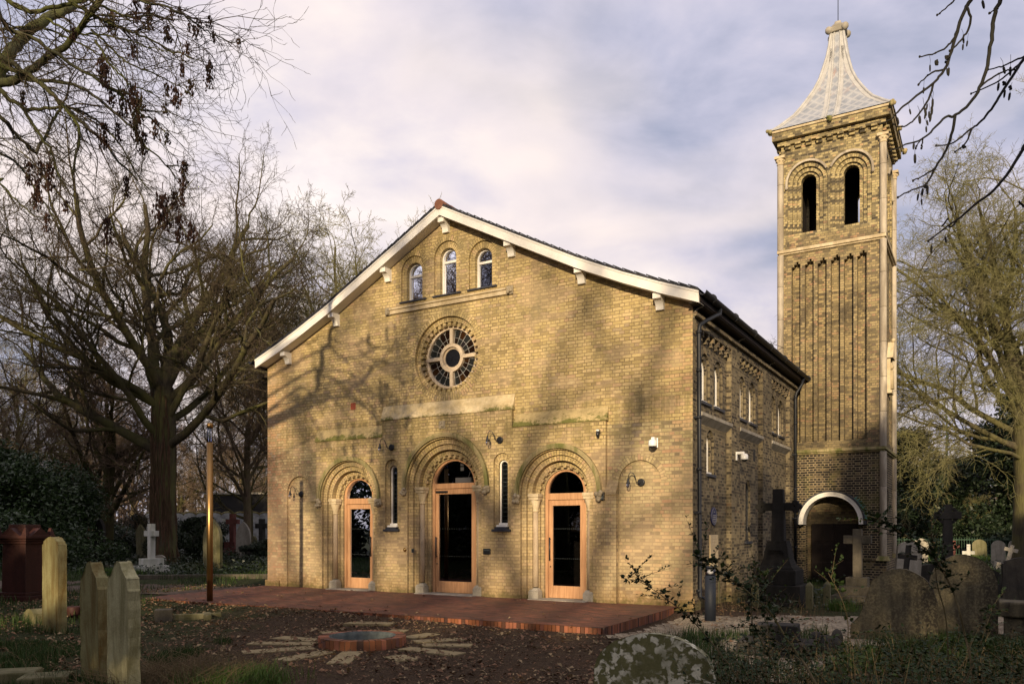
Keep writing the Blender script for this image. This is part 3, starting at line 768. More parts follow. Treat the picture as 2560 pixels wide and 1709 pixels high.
def doors():
    labels = ['narrow oak door with a handle at its right, left of the three', 'tall central oak door with black closer', 'oak door with handle at its left, nearest the corner']
    for k, (c, zs, hw, rr) in enumerate(DOORS):
        zt = 2.63 if k == 1 else 2.29; zt2 = 2.76 if k == 1 else 2.44; y = .34; gw = .50 if k == 1 else .355; gt = 2.49 if k == 1 else 2.155
        f = MB(); o1 = arch(c, 0.01, zs + .02, hw); o2 = arch(c, 0.01, zs + .04, hw - .075)
        ring(f, o1, o2, y - .03); reveal(f, o2, y - .03, y + .08)
        f.box(c - hw + .07, c + hw - .07, y - .025, y + .06, zt, zt2 - .0)
        fr = build('door_frame', f, 'oak', chapel, bevel=.003)
        g = MB(); g.poly(arch(c, zt2 - .01, zs + .04, hw - .07), [], PL(y + .03)); build('fanlight', g, 'window_glass' if k == 0 else 'door_glass', fr)
        d = MB(); x0, x1 = c - hw + .078, c + hw - .078; ga, gb = c - gw, c + gw; gz0 = .30
        d.box(x0, ga, y, y + .06, .02, zt - .01); d.box(gb, x1, y, y + .06, .02, zt - .01); d.box(ga, gb, y, y + .06, gt, zt - .01); d.box(ga, gb, y, y + .06, .02, gz0)
        dd = build('door', d, 'oak', chapel, bevel=.003); tag(dd, labels[k])
        p = MB(); p.poly([(ga, gz0), (ga, gt), (gb, gt), (gb, gz0)], [], PL(y + .03)); build('pane', p, 'door_glass', dd)
        # manifestation dots on the glass
        q = MB(); n = 14
        for row in (1.62, .93):
            for i in range(n): xx = ga + (gb - ga) * (i + .5) / n; q.box(xx - .005, xx + .005, y + .026, y + .029, row - .008, row + .008)
        build('glass_dots', q, 'steel', dd)
        hx = (x1 - .04) if k == 0 else (x0 + .045); h = MB()
        h.tube([Vector((hx, y - .06, .88)), Vector((hx, y - .06, 1.42))], .014, 8)
        for zz in (.92, 1.38): h.tube([Vector((hx, y - .06, zz)), Vector((hx, y, zz))], .01, 8)
        build('handle', h, 'black_metal', dd)
        if k: l = MB(); l.sphere((hx, y - .01, .74), .018, 8); build('lock', l, 'black_metal', dd)
        if k == 1:
            l = MB(); l.box(x0 + .03, x0 + .38, y - .05, y - .001, 2.525, 2.575); build('door_closer', l, 'black_metal', dd, bevel=.005)
doors()
# things seen through the glass
def interior():
    f = MB(); f.box(-12.4, -.2, .5, 10.2, -.1, .0); build('floor', f, 'interior_wood', chapel)
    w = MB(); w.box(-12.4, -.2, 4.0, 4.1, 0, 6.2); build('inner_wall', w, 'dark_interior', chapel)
    l = MB(); l.box(CX - .04, CX + .42, .42, .50, 2.775, 2.90); l.tube([Vector((CX + .33, .45, 2.9)), Vector((CX + .38, .47, 3.05)), Vector((CX + .40, .5, 3.3))], .006, 5)
    tag(build('emergency_light', l, 'white_plastic', None), 'white emergency light box behind the fanlight of the tall middle door', 'light').matrix_world = chapel_m()
    l = MB(); l.box(CX + .06, CX + .16, .50, .51, 3.08, 3.17); l.box(CX + .06, CX + .16, .50, .51, 3.2, 3.28)
    tag(build('notice', l, 'white_plastic', None), 'two small white square cards inside the middle fanlight', 'notice').matrix_world = chapel_m()
    cu = MB(); x = CX + 3.12; cu.box(x - .15, x + .9, 1.9, 2.4, 0, .95); o = build('cupboard', cu, 'interior_wood', None, bevel=.01); tag(o, 'pale wooden cupboard seen through the glass of the rightmost oak door', 'cupboard').matrix_world = chapel_m()
    h = MB()
    for i in range(3): h.box(x + .05 + i * .16, x + .08 + i * .16, 1.87, 1.9, .4, .8)
    hb = build('handle', h, 'black_metal', o)
def chapel_m(): return Matrix.Translation(P0) @ Matrix.Rotation(-TH, 4, 'Z')
interior()

RAKE = [(6.45, 6.42), (5.6, 6.74), (4.8, 7.07), (3.7, 7.57), (0, 9.48)]
def roof():
    right = [(CX + a, z) for a, z in RAKE]; left = [(CX - a, z) for a, z in RAKE]
    line = left + right[::-1][1:]
    # slates
    r = MB(); y0, y1 = -.34, 10.9; t = .05
    L = alen(line)
    for i in range(len(line) - 1):
        (a, b), (c, d) = line[i], line[i + 1]
        r.face([(a, y0, b + t), (a, y1, b + t), (c, y1, d + t), (c, y0, d + t)], [(y0, L[i]), (y1, L[i]), (y1, L[i + 1]), (y0, L[i + 1])])
        r.face([(a, y0, b), (c, y0, d), (c, y0, d + t), (a, y0, b + t)]); r.face([(a, y0, b), (a, y1, b), (c, y1, d), (c, y0, d)])
        # ragged slate ends along the verge
        n = int(math.hypot(c - a, d - b) / .22)
        for k in range(n):
            f0, f1 = k / n, (k + .92) / n; P = lambda f: (a + (c - a) * f, b + (d - b) * f)
            (xa, za), (xb, zb2) = P(f0), P(f1); lift = (.022 if (xa < CX) else 0), (.022 if xa >= CX else 0)
            r.face([(xa, y0 - .015, za + t + .004), (xb, y0 - .015, zb2 + t + .004), (xb, y0 - .015, zb2 + t + .012 + lift[0]), (xa, y0 - .015, za + t + .012 + lift[1])])
            r.face([(xa, y0 - .015, za + t + .012 + lift[1]), (xb, y0 - .015, zb2 + t + .012 + lift[0]), (xb, y0 + .2, zb2 + t + .012), (xa, y0 + .2, za + t + .012)])
    rf = build('roof', r, 'roof_slate', chapel)
    k = MB(); pts = [Vector((CX, -.36 + i * .45, 9.50)) for i in range(26)]
    for i in range(25): k.tube([pts[i] + Vector((0, 0, .0)), pts[i + 1] - Vector((0, .02, 0))], [.125, .115], 12)
    build('ridge_tiles', k, 'ridge_clay', rf)
    # bargeboards
    for sgn in (-1, 1):
        pts = [(CX + sgn * a, z) for a, z in RAKE]; prof = pts + [(x, z - .235) for x, z in reversed(pts)]
        prof[5:] = [(x, z) for x, z in prof[5:]]
        b = MB(); b.prism(prof, -.33, -.28)
        # rounded nose at the foot and top bead
        b.prism([(x, z - .0) for x, z in pts] + [(x, z - .035) for x, z in reversed(pts)], -.345, -.33)
        build('bargeboard', b, 'white_paint', chapel)
        s = MB(); prof = [(x, z - .20) for x, z in pts] + [(x, z - .225) for x, z in reversed(pts)]; s.prism(prof, -.28, .02); build('soffit', s, 'white_paint', chapel)
    for off, zt in ((0, 9.21), (-1.83, 8.29), (1.88, 8.29), (-3.62, 7.38), (3.70, 7.37), (-5.43, 6.55), (5.53, 6.53)):
        b = MB(); x = CX + off; h = .31
        prof = [(0, zt), (-.27, zt), (-.27, zt - .11)] + [(-.27 + .19 * sin(t), zt - .11 - .19 * (1 - cos(t)) * .9) for t in [pi / 2 * i / 6 for i in range(1, 7)]] + [(-.075, zt - h), (0, zt - h)]
        b.prism(prof, x - .085, x + .085, 'x'); build('bracket', b, 'white_paint', chapel, bevel=.006)
    # eaves: gutters, boards
    for sx, nm in ((0, 1), (-12.52, -1)):
        e = MB(); xe = sx + nm * .23
        e.box(min(sx, xe), max(sx, xe), -.27, 10.8, 6.20, 6.225); e.box(min(xe, xe + nm * .02), max(xe, xe + nm * .02), -.27, 10.8, 6.22, 6.40)
        build('eaves_board', e, 'dark_wood', chapel)
        g = MB(); cxg = xe + nm * .09; prof = [(cxg + .085 * cos(t), 6.40 + .085 * sin(t)) for t in [pi + pi * i / 10 for i in range(11)]] + [(cxg + .07, 6.40)] + [(cxg + .07 * cos(t), 6.40 + .07 * sin(t)) for t in [2 * pi - pi * i / 10 for i in range(11)]]
        g.prism(prof, -.36, 10.85)
        for i in range(7): g.lathe([(.092, -.03), (.092, .03)], 0, 0, 16, M=Matrix.Translation((cxg, .3 + i * 1.7, 6.395)) @ Matrix.Rotation(pi / 2, 4, 'X'))
        gu = build('gutter', g, 'pipe_metal', chapel)
    # downpipes on the flank
    for t, top in ((.14, 1), (9.80, 0)):
        d = MB(); x = .085 if t < 1 else .085; pts = [(x + .0, t, .0), (x, t, 5.72)]
        if top: pts += [(x + .02, t, 5.84), (x + .08, t + .12, 5.93), (x + .2, t + .52, 6.13), (.32, t + .70, 6.2), (.32, t + .72, 6.33)]
        else: pts += [(x + .03, t, 5.85), (.25, t + .1, 6.1), (.31, t + .15, 6.33)]
        if t < 1: pts = [(x + .33, t - .05, -.15), (x + .33, t - .05, .02), (x + .22, t - .05, .14), (x + .02, t, .22)] + pts[1:]
        d.tube([Vector(p) for p in pts], .042, 12)
        for zz in (.33, 1.05, 1.95, 2.85, 3.93, 4.9, 5.7): d.lathe([(.056, zz - .03), (.056, zz + .03)], x, t, 12)
        for zz in (1.95, 3.93): d.box(-.02, x, t - .09, t + .09, zz - .02, zz + .02)
        build('downpipe', d, 'pipe_metal', chapel)
roof()

def flank():
    """right flank: plane x=0, y=t"""
    P = lambda a, b: (0, a, b); rec = -.12; Q = lambda a, b: (rec, a, b)
    panels = [(.55, 2.9), (3.65, 5.97), (7.0, 9.4)]; zt = 5.86
    w = MB(); outer = [(0, -.3), (0, 6.4), (10.6, 6.4), (10.6, -.3)]
    hs = [[(a, -.25), (a, zt), (b, zt), (b, -.25)] for a, b in panels]
    w.poly(outer, hs, P)
    for a, b in panels:
        w.face([(0, a, -.25), (rec, a, -.25), (rec, a, zt), (0, a, zt)]); w.face([(0, b, -.25), (rec, b, -.25), (rec, b, zt), (0, b, zt)]); w.face([(0, a, zt), (rec, a, zt), (rec, b, zt), (0, b, zt)])
    wins = []
    for i, (a, b) in enumerate(panels):
        m = (a + b) / 2; holes = []
        for c in (m - .5, m + .5): holes.append((c, 4.40, 5.13, .35, .25, 1))
        if i == 0: holes.append((m - .12, 2.84, 3.55, .28, .19, 0))
        else: holes.append((m + .05, 1.30, 2.65, .235, .20, 2))
        w.poly([(a, -.25), (a, zt), (b, zt), (b, -.25)], [arch(c, zb, zs, r, 14) for c, zb, zs, r, r2, _ in holes], Q)
        for c, zb, zs, r, r2, up in holes:
            PP = lambda a_, d, b_: (rec - d, a_, b_)
            o1 = arch(c, zb, zs, r, 14); o2 = arch(c, zb, zs - .02, r2, 14); e_ = .03 if up == 2 else .05; reveal(w, o1, 0, e_, PP); ring(w, o1, o2, e_, PP); reveal(w, o2, e_, .24, PP); wins.append((c, zb, zs - .02, r2, up, PP))
        # corbel table
        n = 6
        for k in range(n):
            y = a + .2 + (b - a - .4) * k / (n - 1); w.box(rec, -.01, y - .055, y + .055, 5.74, 5.86); w.box(rec, -.05, y - .055, y + .055, 5.66, 5.738)
    w.box(0, .08, 0.02, 10.4, 6.02, 6.10)
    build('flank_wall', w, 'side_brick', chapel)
    for a, b in panels:
        s = MB(); s.prism([(rec, 3.93), (rec + .06, 3.93), (.03, 4.05), (.03, 4.11), (rec, 4.14)], a + .003, b - .003, 'y', M=None) if False else None
        s.raw([(rec, a, 3.90), (.03, a, 4.04), (.03, a, 4.11), (rec, a, 4.13), (rec, b, 3.90), (.03, b, 4.04), (.03, b, 4.11), (rec, b, 4.13)], [(0, 1, 2, 3), (4, 7, 6, 5), (0, 4, 5, 1), (1, 5, 6, 2), (2, 6, 7, 3)])
        build('sill_course', s, 'grey_stone', chapel)
    for c, zb, zs, r, up, PP in wins:
        q_ = .045 if up == 2 else .11; f = MB(); o1 = arch(c, zb + .02, zs, r, 14); o2 = arch(c, zb + .06, zs, r - (.02 if up == 2 else .035), 14); ring(f, o1, o2, q_, PP); reveal(f, o2, q_, q_ + .03, PP)
        f.box(rec - .14, rec - .03, c - r, c + r, zb + .0, zb + .05)
        wd = build('window', f, 'white_paint' if up < 2 else 'black_metal', chapel)
        g = MB(); g.poly(arch(c, zb + .04, zs, r - .04, 14), [], lambda a_, b_: PP(a_, q_ + .02, b_)); build('pane', g, 'dark_pane' if up == 2 else 'lead_glass', wd)
        s = MB(); s.box(rec - .1, rec + .05, c - r - .12, c + r + .12, zb - .06, zb - .002); build('sill', s, 'slate', wd)
    # eaves knees (curved white brackets under the soffit)
    for y in (.05, 3.3, 6.5):
        k = MB(); k.tube([Vector((.0 + .2 * (1 - cos(t)), y, 5.98 + .22 * sin(t))) for t in [pi / 2 * i / 6 for i in range(7)]], .022, 6); build('eaves_bracket', k, 'grey_stone', chapel)
    v = MB(); v.box(rec - .01, rec + .006, 5.42, 5.62, 3.42, 3.74); build('vent', v, 'black_metal', chapel)
    # other walls (left flank, back)
    o = MB(); o.face([(-12.52, 0, -.3), (-12.52, 10.6, -.3), (-12.52, 10.6, 6.4), (-12.52, 0, 6.4)])
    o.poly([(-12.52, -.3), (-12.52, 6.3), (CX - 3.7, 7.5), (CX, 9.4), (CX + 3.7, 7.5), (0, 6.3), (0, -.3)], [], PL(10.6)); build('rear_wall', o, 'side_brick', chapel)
flank()

# fixtures on the chapel (things of their own)
CM = chapel_m()
def fix(name, x, y, z, label, cat, group=None):
    w = CM @ Vector((x, y, z)); return empty(name, w, -TH, label, cat, group)
def wall_lamp(x, y, z, label):
    e = fix('wall_lamp', x, y, z, label, 'lamp', 'black swan-neck wall lamps on the front wall')
    b = MB(); b.lathe([(.085, 0), (.085, .025), (.07, .035)], 0, 0, 18, M=Matrix.Rotation(pi / 2, 4, 'X')); build('backplate', b, 'black_metal', e)
    a = MB(); a.tube([Vector(p) for p in ((0, -.03, 0), (-.02, -.09, -.03), (-.06, -.13, .0), (-.08, -.16, .12), (-.11, -.18, .19), (-.16, -.2, .21), (-.20, -.21, .17), (-.215, -.215, .06))], .009, 7); build('arm', a, 'black_metal', e)
    h = MB(); h.lathe([(.012, .10), (.02, .06), (.028, .03), (.045, -.02), (.048, -.03)], -.215, -.215, 14); build('holder', h, 'black_metal', e)
    g = MB(); g.lathe([(.038, -.03), (.042, -.07), (.034, -.115), (.012, -.13)], -.215, -.215, 12); build('lamp_glass', g, 'clear_glass', e)
wall_lamp(BL[0] + .02, .05, 2.59, 'black swan-neck wall lamp inside the left blind arch')
wall_lamp(CX - 1.66, BAYD, 3.70, 'black swan-neck wall lamp above the left narrow lancet window')
wall_lamp(CX + 1.60, BAYD, 3.70, 'black swan-neck wall lamp above the right narrow lancet window')
wall_lamp(BL[1] + .02, .05, 2.61, 'black swan-neck wall lamp inside the right blind arch near the corner')
def dome_cam(loc_, rz, label):
    e = empty('security_camera', loc_, rz, label, 'camera', 'white dome security cameras')
    b = MB(); b.box(-.05, .05, -.03, 0, -.09, .12); b.box(-.035, .035, -.2, -.03, .06, .12); build('mount', b, 'white_plastic', e, bevel=.01)
    d = MB(); d.lathe([(.05, .07), (.085, .04), (.09, -.06), (.085, -.075)], 0, -.2, 18); build('housing', d, 'white_plastic', e)
    g = MB(); g.sphere((0, -.2, -.075), .07, 14, (1, 1, .8)); build('dome', g, 'black_metal', e)
dome_cam(CM @ Vector((-.80, 0, 3.42)), -TH, 'white dome camera on the front wall above the right blind arch')
dome_cam(CM @ Vector((0, 3.30, 3.36)), -TH + pi / 2, 'white dome camera on the flank wall between the windows')
def small_fix():
    e = fix('floodlight', -2.07, BAYD, 3.72, 'small black spotlight on the bay above the right oak door', 'light'); b = MB(); b.box(-.03, .03, -.06, 0, -.02, .06); b.lathe([(.03, -.10), (.04, -.05), (.035, .02)], 0, -.08, 12); build('body', b, 'black_metal', e); g = MB(); g.lathe([(.036, .022), (.036, .055), (.01, .06)], 0, -.08, 12); build('cap', g, 'white_plastic', e)
    e = fix('sensor', -1.98, BAYD, 2.33, 'small black box sensor under the carved boss right of the right door', 'sensor'); b = MB(); b.box(-.045, .045, -.07, 0, -.09, .09); build('body', b, 'black_metal', e, bevel=.008); g = MB(); g.box(-.03, .03, -.073, -.07, -.07, .0); build('window', g, 'steel', e)
    e = fix('bell_push', -7.45, BAYD, 1.09, 'round brass bell push left of the tall middle door', 'doorbell'); b = MB(); b.lathe([(.055, 0), (.055, .012), (.03, .02), (.028, .04), (.01, .045)], 0, 0, 18, M=Matrix.Rotation(pi / 2, 4, 'X')); build('button_plate', b, 'brass', e)
    e = fix('intercom', -7.19, BAYD, 1.07, 'small grey intercom box beside the brass bell push', 'intercom'); b = MB(); b.box(-.04, .03, -.03, 0, -.05, .05); build('body', b, 'steel', e, bevel=.004); g = MB(); g.box(-.01, .035, -.034, -.031, -.04, .04); build('panel', g, 'black_metal', e)
    e = fix('letter_box', -4.98, BAYD, 1.08, 'dark rectangular metal letter box right of the tall middle door', 'letter box'); b = MB(); b.box(-.10, .10, -.03, 0, -.07, .07); build('body', b, 'black_metal', e, bevel=.006); g = MB(); g.box(-.075, .075, -.036, -.031, .02, .045); build('flap', g, 'steel', e)
    w = CM @ Vector((-.115, 1.80, 1.90)); e = empty('wall_plaque', w, -TH + pi / 2, 'round blue plaque on the flank wall behind the corner downpipe', 'plaque')
    b = MB(); b.lathe([(.21, 0), (.21, .02), (.20, .03)], 0, 0, 32, M=Matrix.Rotation(pi / 2, 4, 'X')); build('disc', b, 'blue_enamel', e)
    g = MB()
    for r in (.185,): g.tube([Vector((r * cos(t), -.031, r * sin(t))) for t in [2 * pi * i / 36 for i in range(37)]], .003, 4)
    for i, (zz, ww) in enumerate(((.10, .05), (.02, .11), (-.02, .13), (-.06, .13), (-.10, .10), (-.14, .06))): 
        x = -ww
        while x < ww: l_ = R.uniform(.01, .03); g.box(x, min(x + l_, ww), -.034, -.031, zz - .006, zz + .006); x += l_ + .008
    build('lettering', g, 'lead_roll', e)
    w = CM @ Vector((-.115, 1.82, 1.12)); e = empty('stone_tablet', w, -TH + pi / 2, 'pale rectangular inscribed tablet on the flank wall below the blue plaque', 'tablet')
    b = MB(); b.box(-.30, .30, -.03, .01, -.36, .36); build('slab', b, 'pale_stone', e, bevel=.01)
    g = MB()
    for i in range(6):
        x = -.2 + .03 * (i % 3)
        while x < .2: l_ = R.uniform(.012, .04); g.box(x, x + l_, -.0315, -.03, .26 - i * .075, .275 - i * .075); x += l_ + .012
    build('lettering', g, 'shaft_stone', e)
small_fix()

# ------------------------------------------------------------------ bell tower
TO = P0 + SX * 10.38
tower = empty('bell_tower', TO, -TH, 'tall square brick bell tower with concave lead spire behind the chapel flank', 'tower')
W0, W1 = -.47, 2.50; TCX = (W0 + W1) / 2; TS = (W1 - W0) / 2
def face_frames():
    """four faces of the tower: P(a, depth_in, z), a from -TS..TS"""
    out = []
    for k in range(4):
        M = Matrix.Translation((TCX, TS, 0)) @ Matrix.Rotation(k * pi / 2, 4, 'Z')
        out.append(lambda a, d, b, M=M: tuple(M @ Vector((a, -TS + d, b))))
    return out
FF = face_frames()
def tbox(mb, k, a0, a1, d0, d1, z0, z1):
    M = Matrix.Translation((TCX, TS, 0)) @ Matrix.Rotation(k * pi / 2, 4, 'Z') @ Matrix.Translation((0, -TS, 0)); mb.box(a0, a1, d0, d1, z0, z1, M)
def tower_build():
    # lower stage
    lo = MB(); c = 1.10 - TCX
    for k, P in enumerate(FF):
        if k == 0:
            ho = arch(c, -.2, 1.82, .82, 24); outer = [(-TS, -.2), (-TS, 3.97), (TS, 3.97), (TS, -.2)] + list(reversed(ho))
            lo.poly(outer, [], lambda a, b: P(a, 0, b)); reveal(lo, ho, 0, .30, P)
        else:
            hs = [arch(.0, 2.1, 2.75, .16, 12)] if k == 1 else []
            lo.poly([(-TS, -.2), (-TS, 3.97), (TS, 3.97), (TS, -.2)], hs, lambda a, b: P(a, 0, b))
            if hs: reveal(lo, hs[0], 0, .12, P); lo.poly(hs[0], [], lambda a, b: P(a, .12, b))
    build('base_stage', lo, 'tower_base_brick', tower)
    ty = MB(); P = FF[0]; ty.poly(arch(c, 1.75, 1.82, .82, 24), [], lambda a, b: P(a, .25, b)); ty.box(W0, W1, .31, .35, 0, 2.9)
    tbox(ty, 0, c - .12, c + .12, .18, .25, 2.08, 2.36)
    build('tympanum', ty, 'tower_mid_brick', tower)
    # plinth
    p = MB(); j = 0
    for k in range(4):
        if k == 0:
            tbox(p, k, -TS - .12, c - .84, -.12, .0, -.25, .66); tbox(p, k, c + .84, TS + .12, -.12, .0, -.25, .66)
            tbox(p, k, c + .84, TS + .16, -.16, .0, .66, .72)
        else: tbox(p, k, -TS, TS + (.12 if k < 3 else 0), -.12, .0, -.25, .66)
    build('plinth', p, 'tower_base_brick', tower, bevel=.01)
    p = MB()
    for sx, sy in ((1, -1), (1, 1), (-1, 1)):
        x = TCX + sx * (TS + .02); y = TS + sy * (TS + .02); p.box(x - .19, x + .19, y - .19, y + .19, .663, .80, taper=.05); p.box(x - .2, x + .2, y - .2, y + .2, -.2, .02)
    build('plinth_cap', p, 'moss_stone', tower)
    # arch canopy over the door: white archivolt, barrel soffit and lead cover
    a = MB(); zs = 1.82; o_ = arch(c, zs - .06, zs, .93, 32); i_ = arch(c, zs - .06, zs, .80, 32); m_ = arch(c, zs - .06, zs, .87, 32)
    ring(a, o_, m_, -.55, P); ring(a, m_, i_, -.53, P); reveal(a, m_, -.55, -.53, P); reveal(a, i_, -.53, 0, P); reveal(a, o_, -.55, -.40, P)
    build('door_hood', a, 'white_paint', tower)
    l = MB(); oo = arch(c, zs - .06, zs, .97, 32); reveal(l, oo, -.58, .0, P); ring(l, oo, arch(c, zs - .06, zs, .935, 32), -.575, P)
    build('hood_cover', l, 'slate', tower)
    l = MB()
    for i in range(9):
        an = .12 + i * .085; 
        q = [Vector(P(c + r * cos(an + dd), -.45, zs + r * sin(an + dd))) for r, dd in ((.98, -.03), (.98, .04), (1.10, .0))]; l.face(q); l.face([v_ + Vector((0, .03, 0)) for v_ in q])
    build('hood_cresting', l, 'verdigris', tower)
    # doors
    for sgn in (0, 1):
        d = MB(); x0 = c - .68 + sgn * .683; x1 = x0 + .677; tbox(d, 0, x0, x1, .2, .26, 0, 1.78)
        for r in range(3):
            for q in range(2):
                xx = x0 + .07 + q * .30; tbox(d, 0, xx, xx + .24, .185, .199, .12 + r * .56, .58 + r * .56)
        dd = build('door_leaf', d, 'dark_wood', tower, bevel=.008)
        if sgn == 0: h = MB(); h.sphere(P(x1 - .06, .17, .95), .03, 8); build('door_knob', h, 'brass', dd)
    # string courses
    for z0, z1, pr, nm in ((3.97, 4.11, .11, 'moss_stone'), (10.37, 10.52, .11, 'pale_stone')):
        s = MB(); T = TS + pr; s.box(TCX - T, TCX + T, TS - T, TS + T, z0 + .05, z1); T -= .05; s.box(TCX - T, TCX + T, TS - T, TS + T, z0, z0 + .048); build('string_course', s, nm, tower, bevel=.012)
    # mid stage with blind stepped panels
    mi = MB(); rights = [.12, .52, .905, 1.30, 1.685, 2.06]
    for k, P in enumerate(FF):
        hs = []
        if k < 2:
            for i, rr_ in enumerate(rights):
                b1 = rr_ - TCX; b0 = b1 - .27; zt = 9.95 + (.03 if i % 2 else 0)
                hs.append([(b0, 4.36), (b0, zt), (b0 + .075, zt), (b0 + .075, zt + .08), (b0 + .15, zt + .08), (b0 + .15, zt + .155), (b1 - .0, zt + .155) if False else (b0 + .21, zt + .155), (b0 + .21, zt + .08), (b1, zt + .08), (b1, 4.36)])
        if k == 1: hs = hs[:2] + hs[4:]
        mi.poly([(-TS, 4.09), (-TS, 10.39), (TS, 10.39), (TS, 4.09)], hs, lambda a, b: P(a, 0, b))
        for h in hs:
            hh = h + [h[0]]
            for q in range(len(hh) - 1):
                (a0, b0), (a1, b1) = hh[q], hh[q + 1]; mi.face([P(a0, 0, b0), P(a0, .22, b0), P(a1, .22, b1), P(a1, 0, b1)])
            mi.poly(h, [], lambda a, b: P(a, .22, b))
        tbox(mi, k, -TS, TS, -.02, .0, 4.11, 4.33)
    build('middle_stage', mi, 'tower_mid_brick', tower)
    # belfry
    be = MB(); slv = MB(); zs = 12.62
    cs = [.335 - TCX, 1.605 - TCX]
    for k, P in enumerate(FF):
        R0 = .60; op = .22; hs = [arch(c_, 11.0, zs, R0, 20) for c_ in cs]
        be.poly([(-TS, 10.5), (-TS, 13.85), (TS, 13.85), (TS, 10.5)], hs, lambda a, b: P(a, 0, b))
        rr = [.60, .47, .35, op + .01]; dd = [0, .05, .13, .21]
        for c_ in cs:
            outs = [arch(c_, 11.0 if q == 0 else 11.0, zs + (0 if q < 3 else .05), r, 20) for q, r in enumerate(rr)]
            for q in range(3): reveal(be, outs[q], dd[q], dd[q + 1], P); ring(be, outs[q], outs[q + 1], dd[q + 1], P)
            reveal(be, outs[3], dd[3], .42, P)
            o_ = arch(c_, zs - .1, zs, .665, 22); i_ = arch(c_, zs - .1, zs, .60, 22)
            m1 = [(a, b) for a, b in o_]
            if c_ == cs[0]: sel = lambda a: a <= (cs[0] + cs[1]) / 2
            else: sel = lambda a: a >= (cs[0] + cs[1]) / 2
            keep = [i for i in range(len(o_)) if sel(o_[i][0])]
            oo = [o_[i] for i in keep]; ii = [i_[i] for i in keep]
            hm = MB(); ring(hm, oo, ii, -.06, P); reveal(hm, oo, 0, -.06, P); reveal(hm, ii, 0, -.06, P)
            end = oo[0] if c_ == cs[0] else oo[-1]
            hm.sphere(P(end[0] + (.03 if c_ == cs[0] else -.03), -.04, end[1] - .03), .055, 8); build('hood_mould', hm, 'tower_shaft', tower)
            s = [P(c_ - .60, 0, 10.86), P(c_ + .60, 0, 10.86), P(c_ + .60, .42, 11.08), P(c_ - .60, .42, 11.08)]; slv.face(s)
        tbox(slv, k, -TS + .15, TS - .15, -.015, .0, 10.52, 10.86)
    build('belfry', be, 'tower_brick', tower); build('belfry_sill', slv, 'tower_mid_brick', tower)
    # belfry inner walls and floor so that light falls only through the openings
    iw = MB()
    for k, P in enumerate(FF):
        iw.poly([(-TS + .42, 10.6), (-TS + .42, 13.9), (TS - .42, 13.9), (TS - .42, 10.6)], [arch(c_, 11.06, zs + .05, .23, 20) for c_ in cs], lambda a, b: P(a, .42, b))
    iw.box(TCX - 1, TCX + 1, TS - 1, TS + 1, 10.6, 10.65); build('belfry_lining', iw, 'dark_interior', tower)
    # corner shafts with capitals
    for (x, y) in ((W0 - .02, -.02), (W1 + .02, -.02), (W1 + .02, 2 * TS + .02), (W0 - .02, 2 * TS + .02)):
        s = MB(); segs = [(.80, 3.97), (4.11, 10.37), (10.52, 13.27)]
        for a, b in segs:
            z = a; 
            while z < b - .01: z2 = min(b, z + 1.05); s.lathe([(.098, z + .004), (.1, z + .01), (.1, z2 - .01), (.098, z2 - .004)], x, y, 16); z = z2
        so = build('corner_shaft', s, 'tower_shaft', tower)
        cp = MB(); cp.lathe([(.10, 13.27), (.12, 13.285), (.10, 13.30), (.105, 13.34), (.155, 13.45)], x, y, 12); cp.box(x - .16, x + .16, y - .16, y + .16, 13.45, 13.53)
        for i in range(8): t = 2 * pi * i / 8; cp.sphere((x + .12 * cos(t), y + .12 * sin(t), 13.40), .035, 6)
        build('capital', cp, 'pale_stone', so)
    # corbel table and cornice
    co = MB()
    for k in range(4):
        tbox(co, k, -TS, TS + .1, -.10, 0, 13.86, 14.0)
        for i in range(9):
            a = -TS + .22 + i * (2 * TS - .44) / 8; tbox(co, k, a - .085, a + .085, -.17, 0, 13.79, 13.86); tbox(co, k, a - .085, a + .085, -.09, 0, 13.71, 13.787)
    T = TS + .24; co.box(TCX - T, TCX + T, TS - T, TS + T, 14.0, 14.24); build('cornice', co, 'tower_brick', tower, bevel=.008)
    s = MB(); T = TS + .28; s.box(TCX - T, TCX + T, TS - T, TS + T, 14.24, 14.32); build('cornice_cap', s, 'pale_stone', tower, bevel=.02)
    # spire
    prof = [(14.32, 1.80), (14.37, 1.70), (14.50, 1.56), (14.70, 1.38), (14.92, 1.18), (15.20, 1.0), (15.5, .83), (15.87, .64), (16.25, .49), (16.6, .40), (17.0, .30), (17.4, .235), (17.85, .185)]
    # interpolate
    fine = []
    for (z0, h0), (z1, h1) in zip(prof, prof[1:]):
        for q in range(3): f = q / 3; fine.append((z0 + (z1 - z0) * f, h0 + (h1 - h0) * f))
    fine.append(prof[-1]); sp = MB(); L = 0; n = 10
    for i in range(len(fine) - 1):
        (z0, h0), (z1, h1) = fine[i], fine[i + 1]; dl = math.hypot(z1 - z0, h1 - h0)
        for k in range(4):
            M = Matrix.Translation((TCX, TS, 0)) @ Matrix.Rotation(k * pi / 2, 4, 'Z')
            for q in range(n):
                a, b = -1 + 2 * q / n, -1 + 2 * (q + 1) / n
                def dip(s_): return 0
                pts = [(a * h0, -h0, z0), (b * h0, -h0, z0), (b * h1, -h1, z1), (a * h1, -h1, z1)]
                sp.face([M @ Vector(p) for p in pts], [(a * h0, L), (b * h0, L), (b * h1, L + dl), (a * h1, L + dl)])
        L += dl
    s_ = build('spire', sp, 'roof_lead', tower)
    ro = MB()
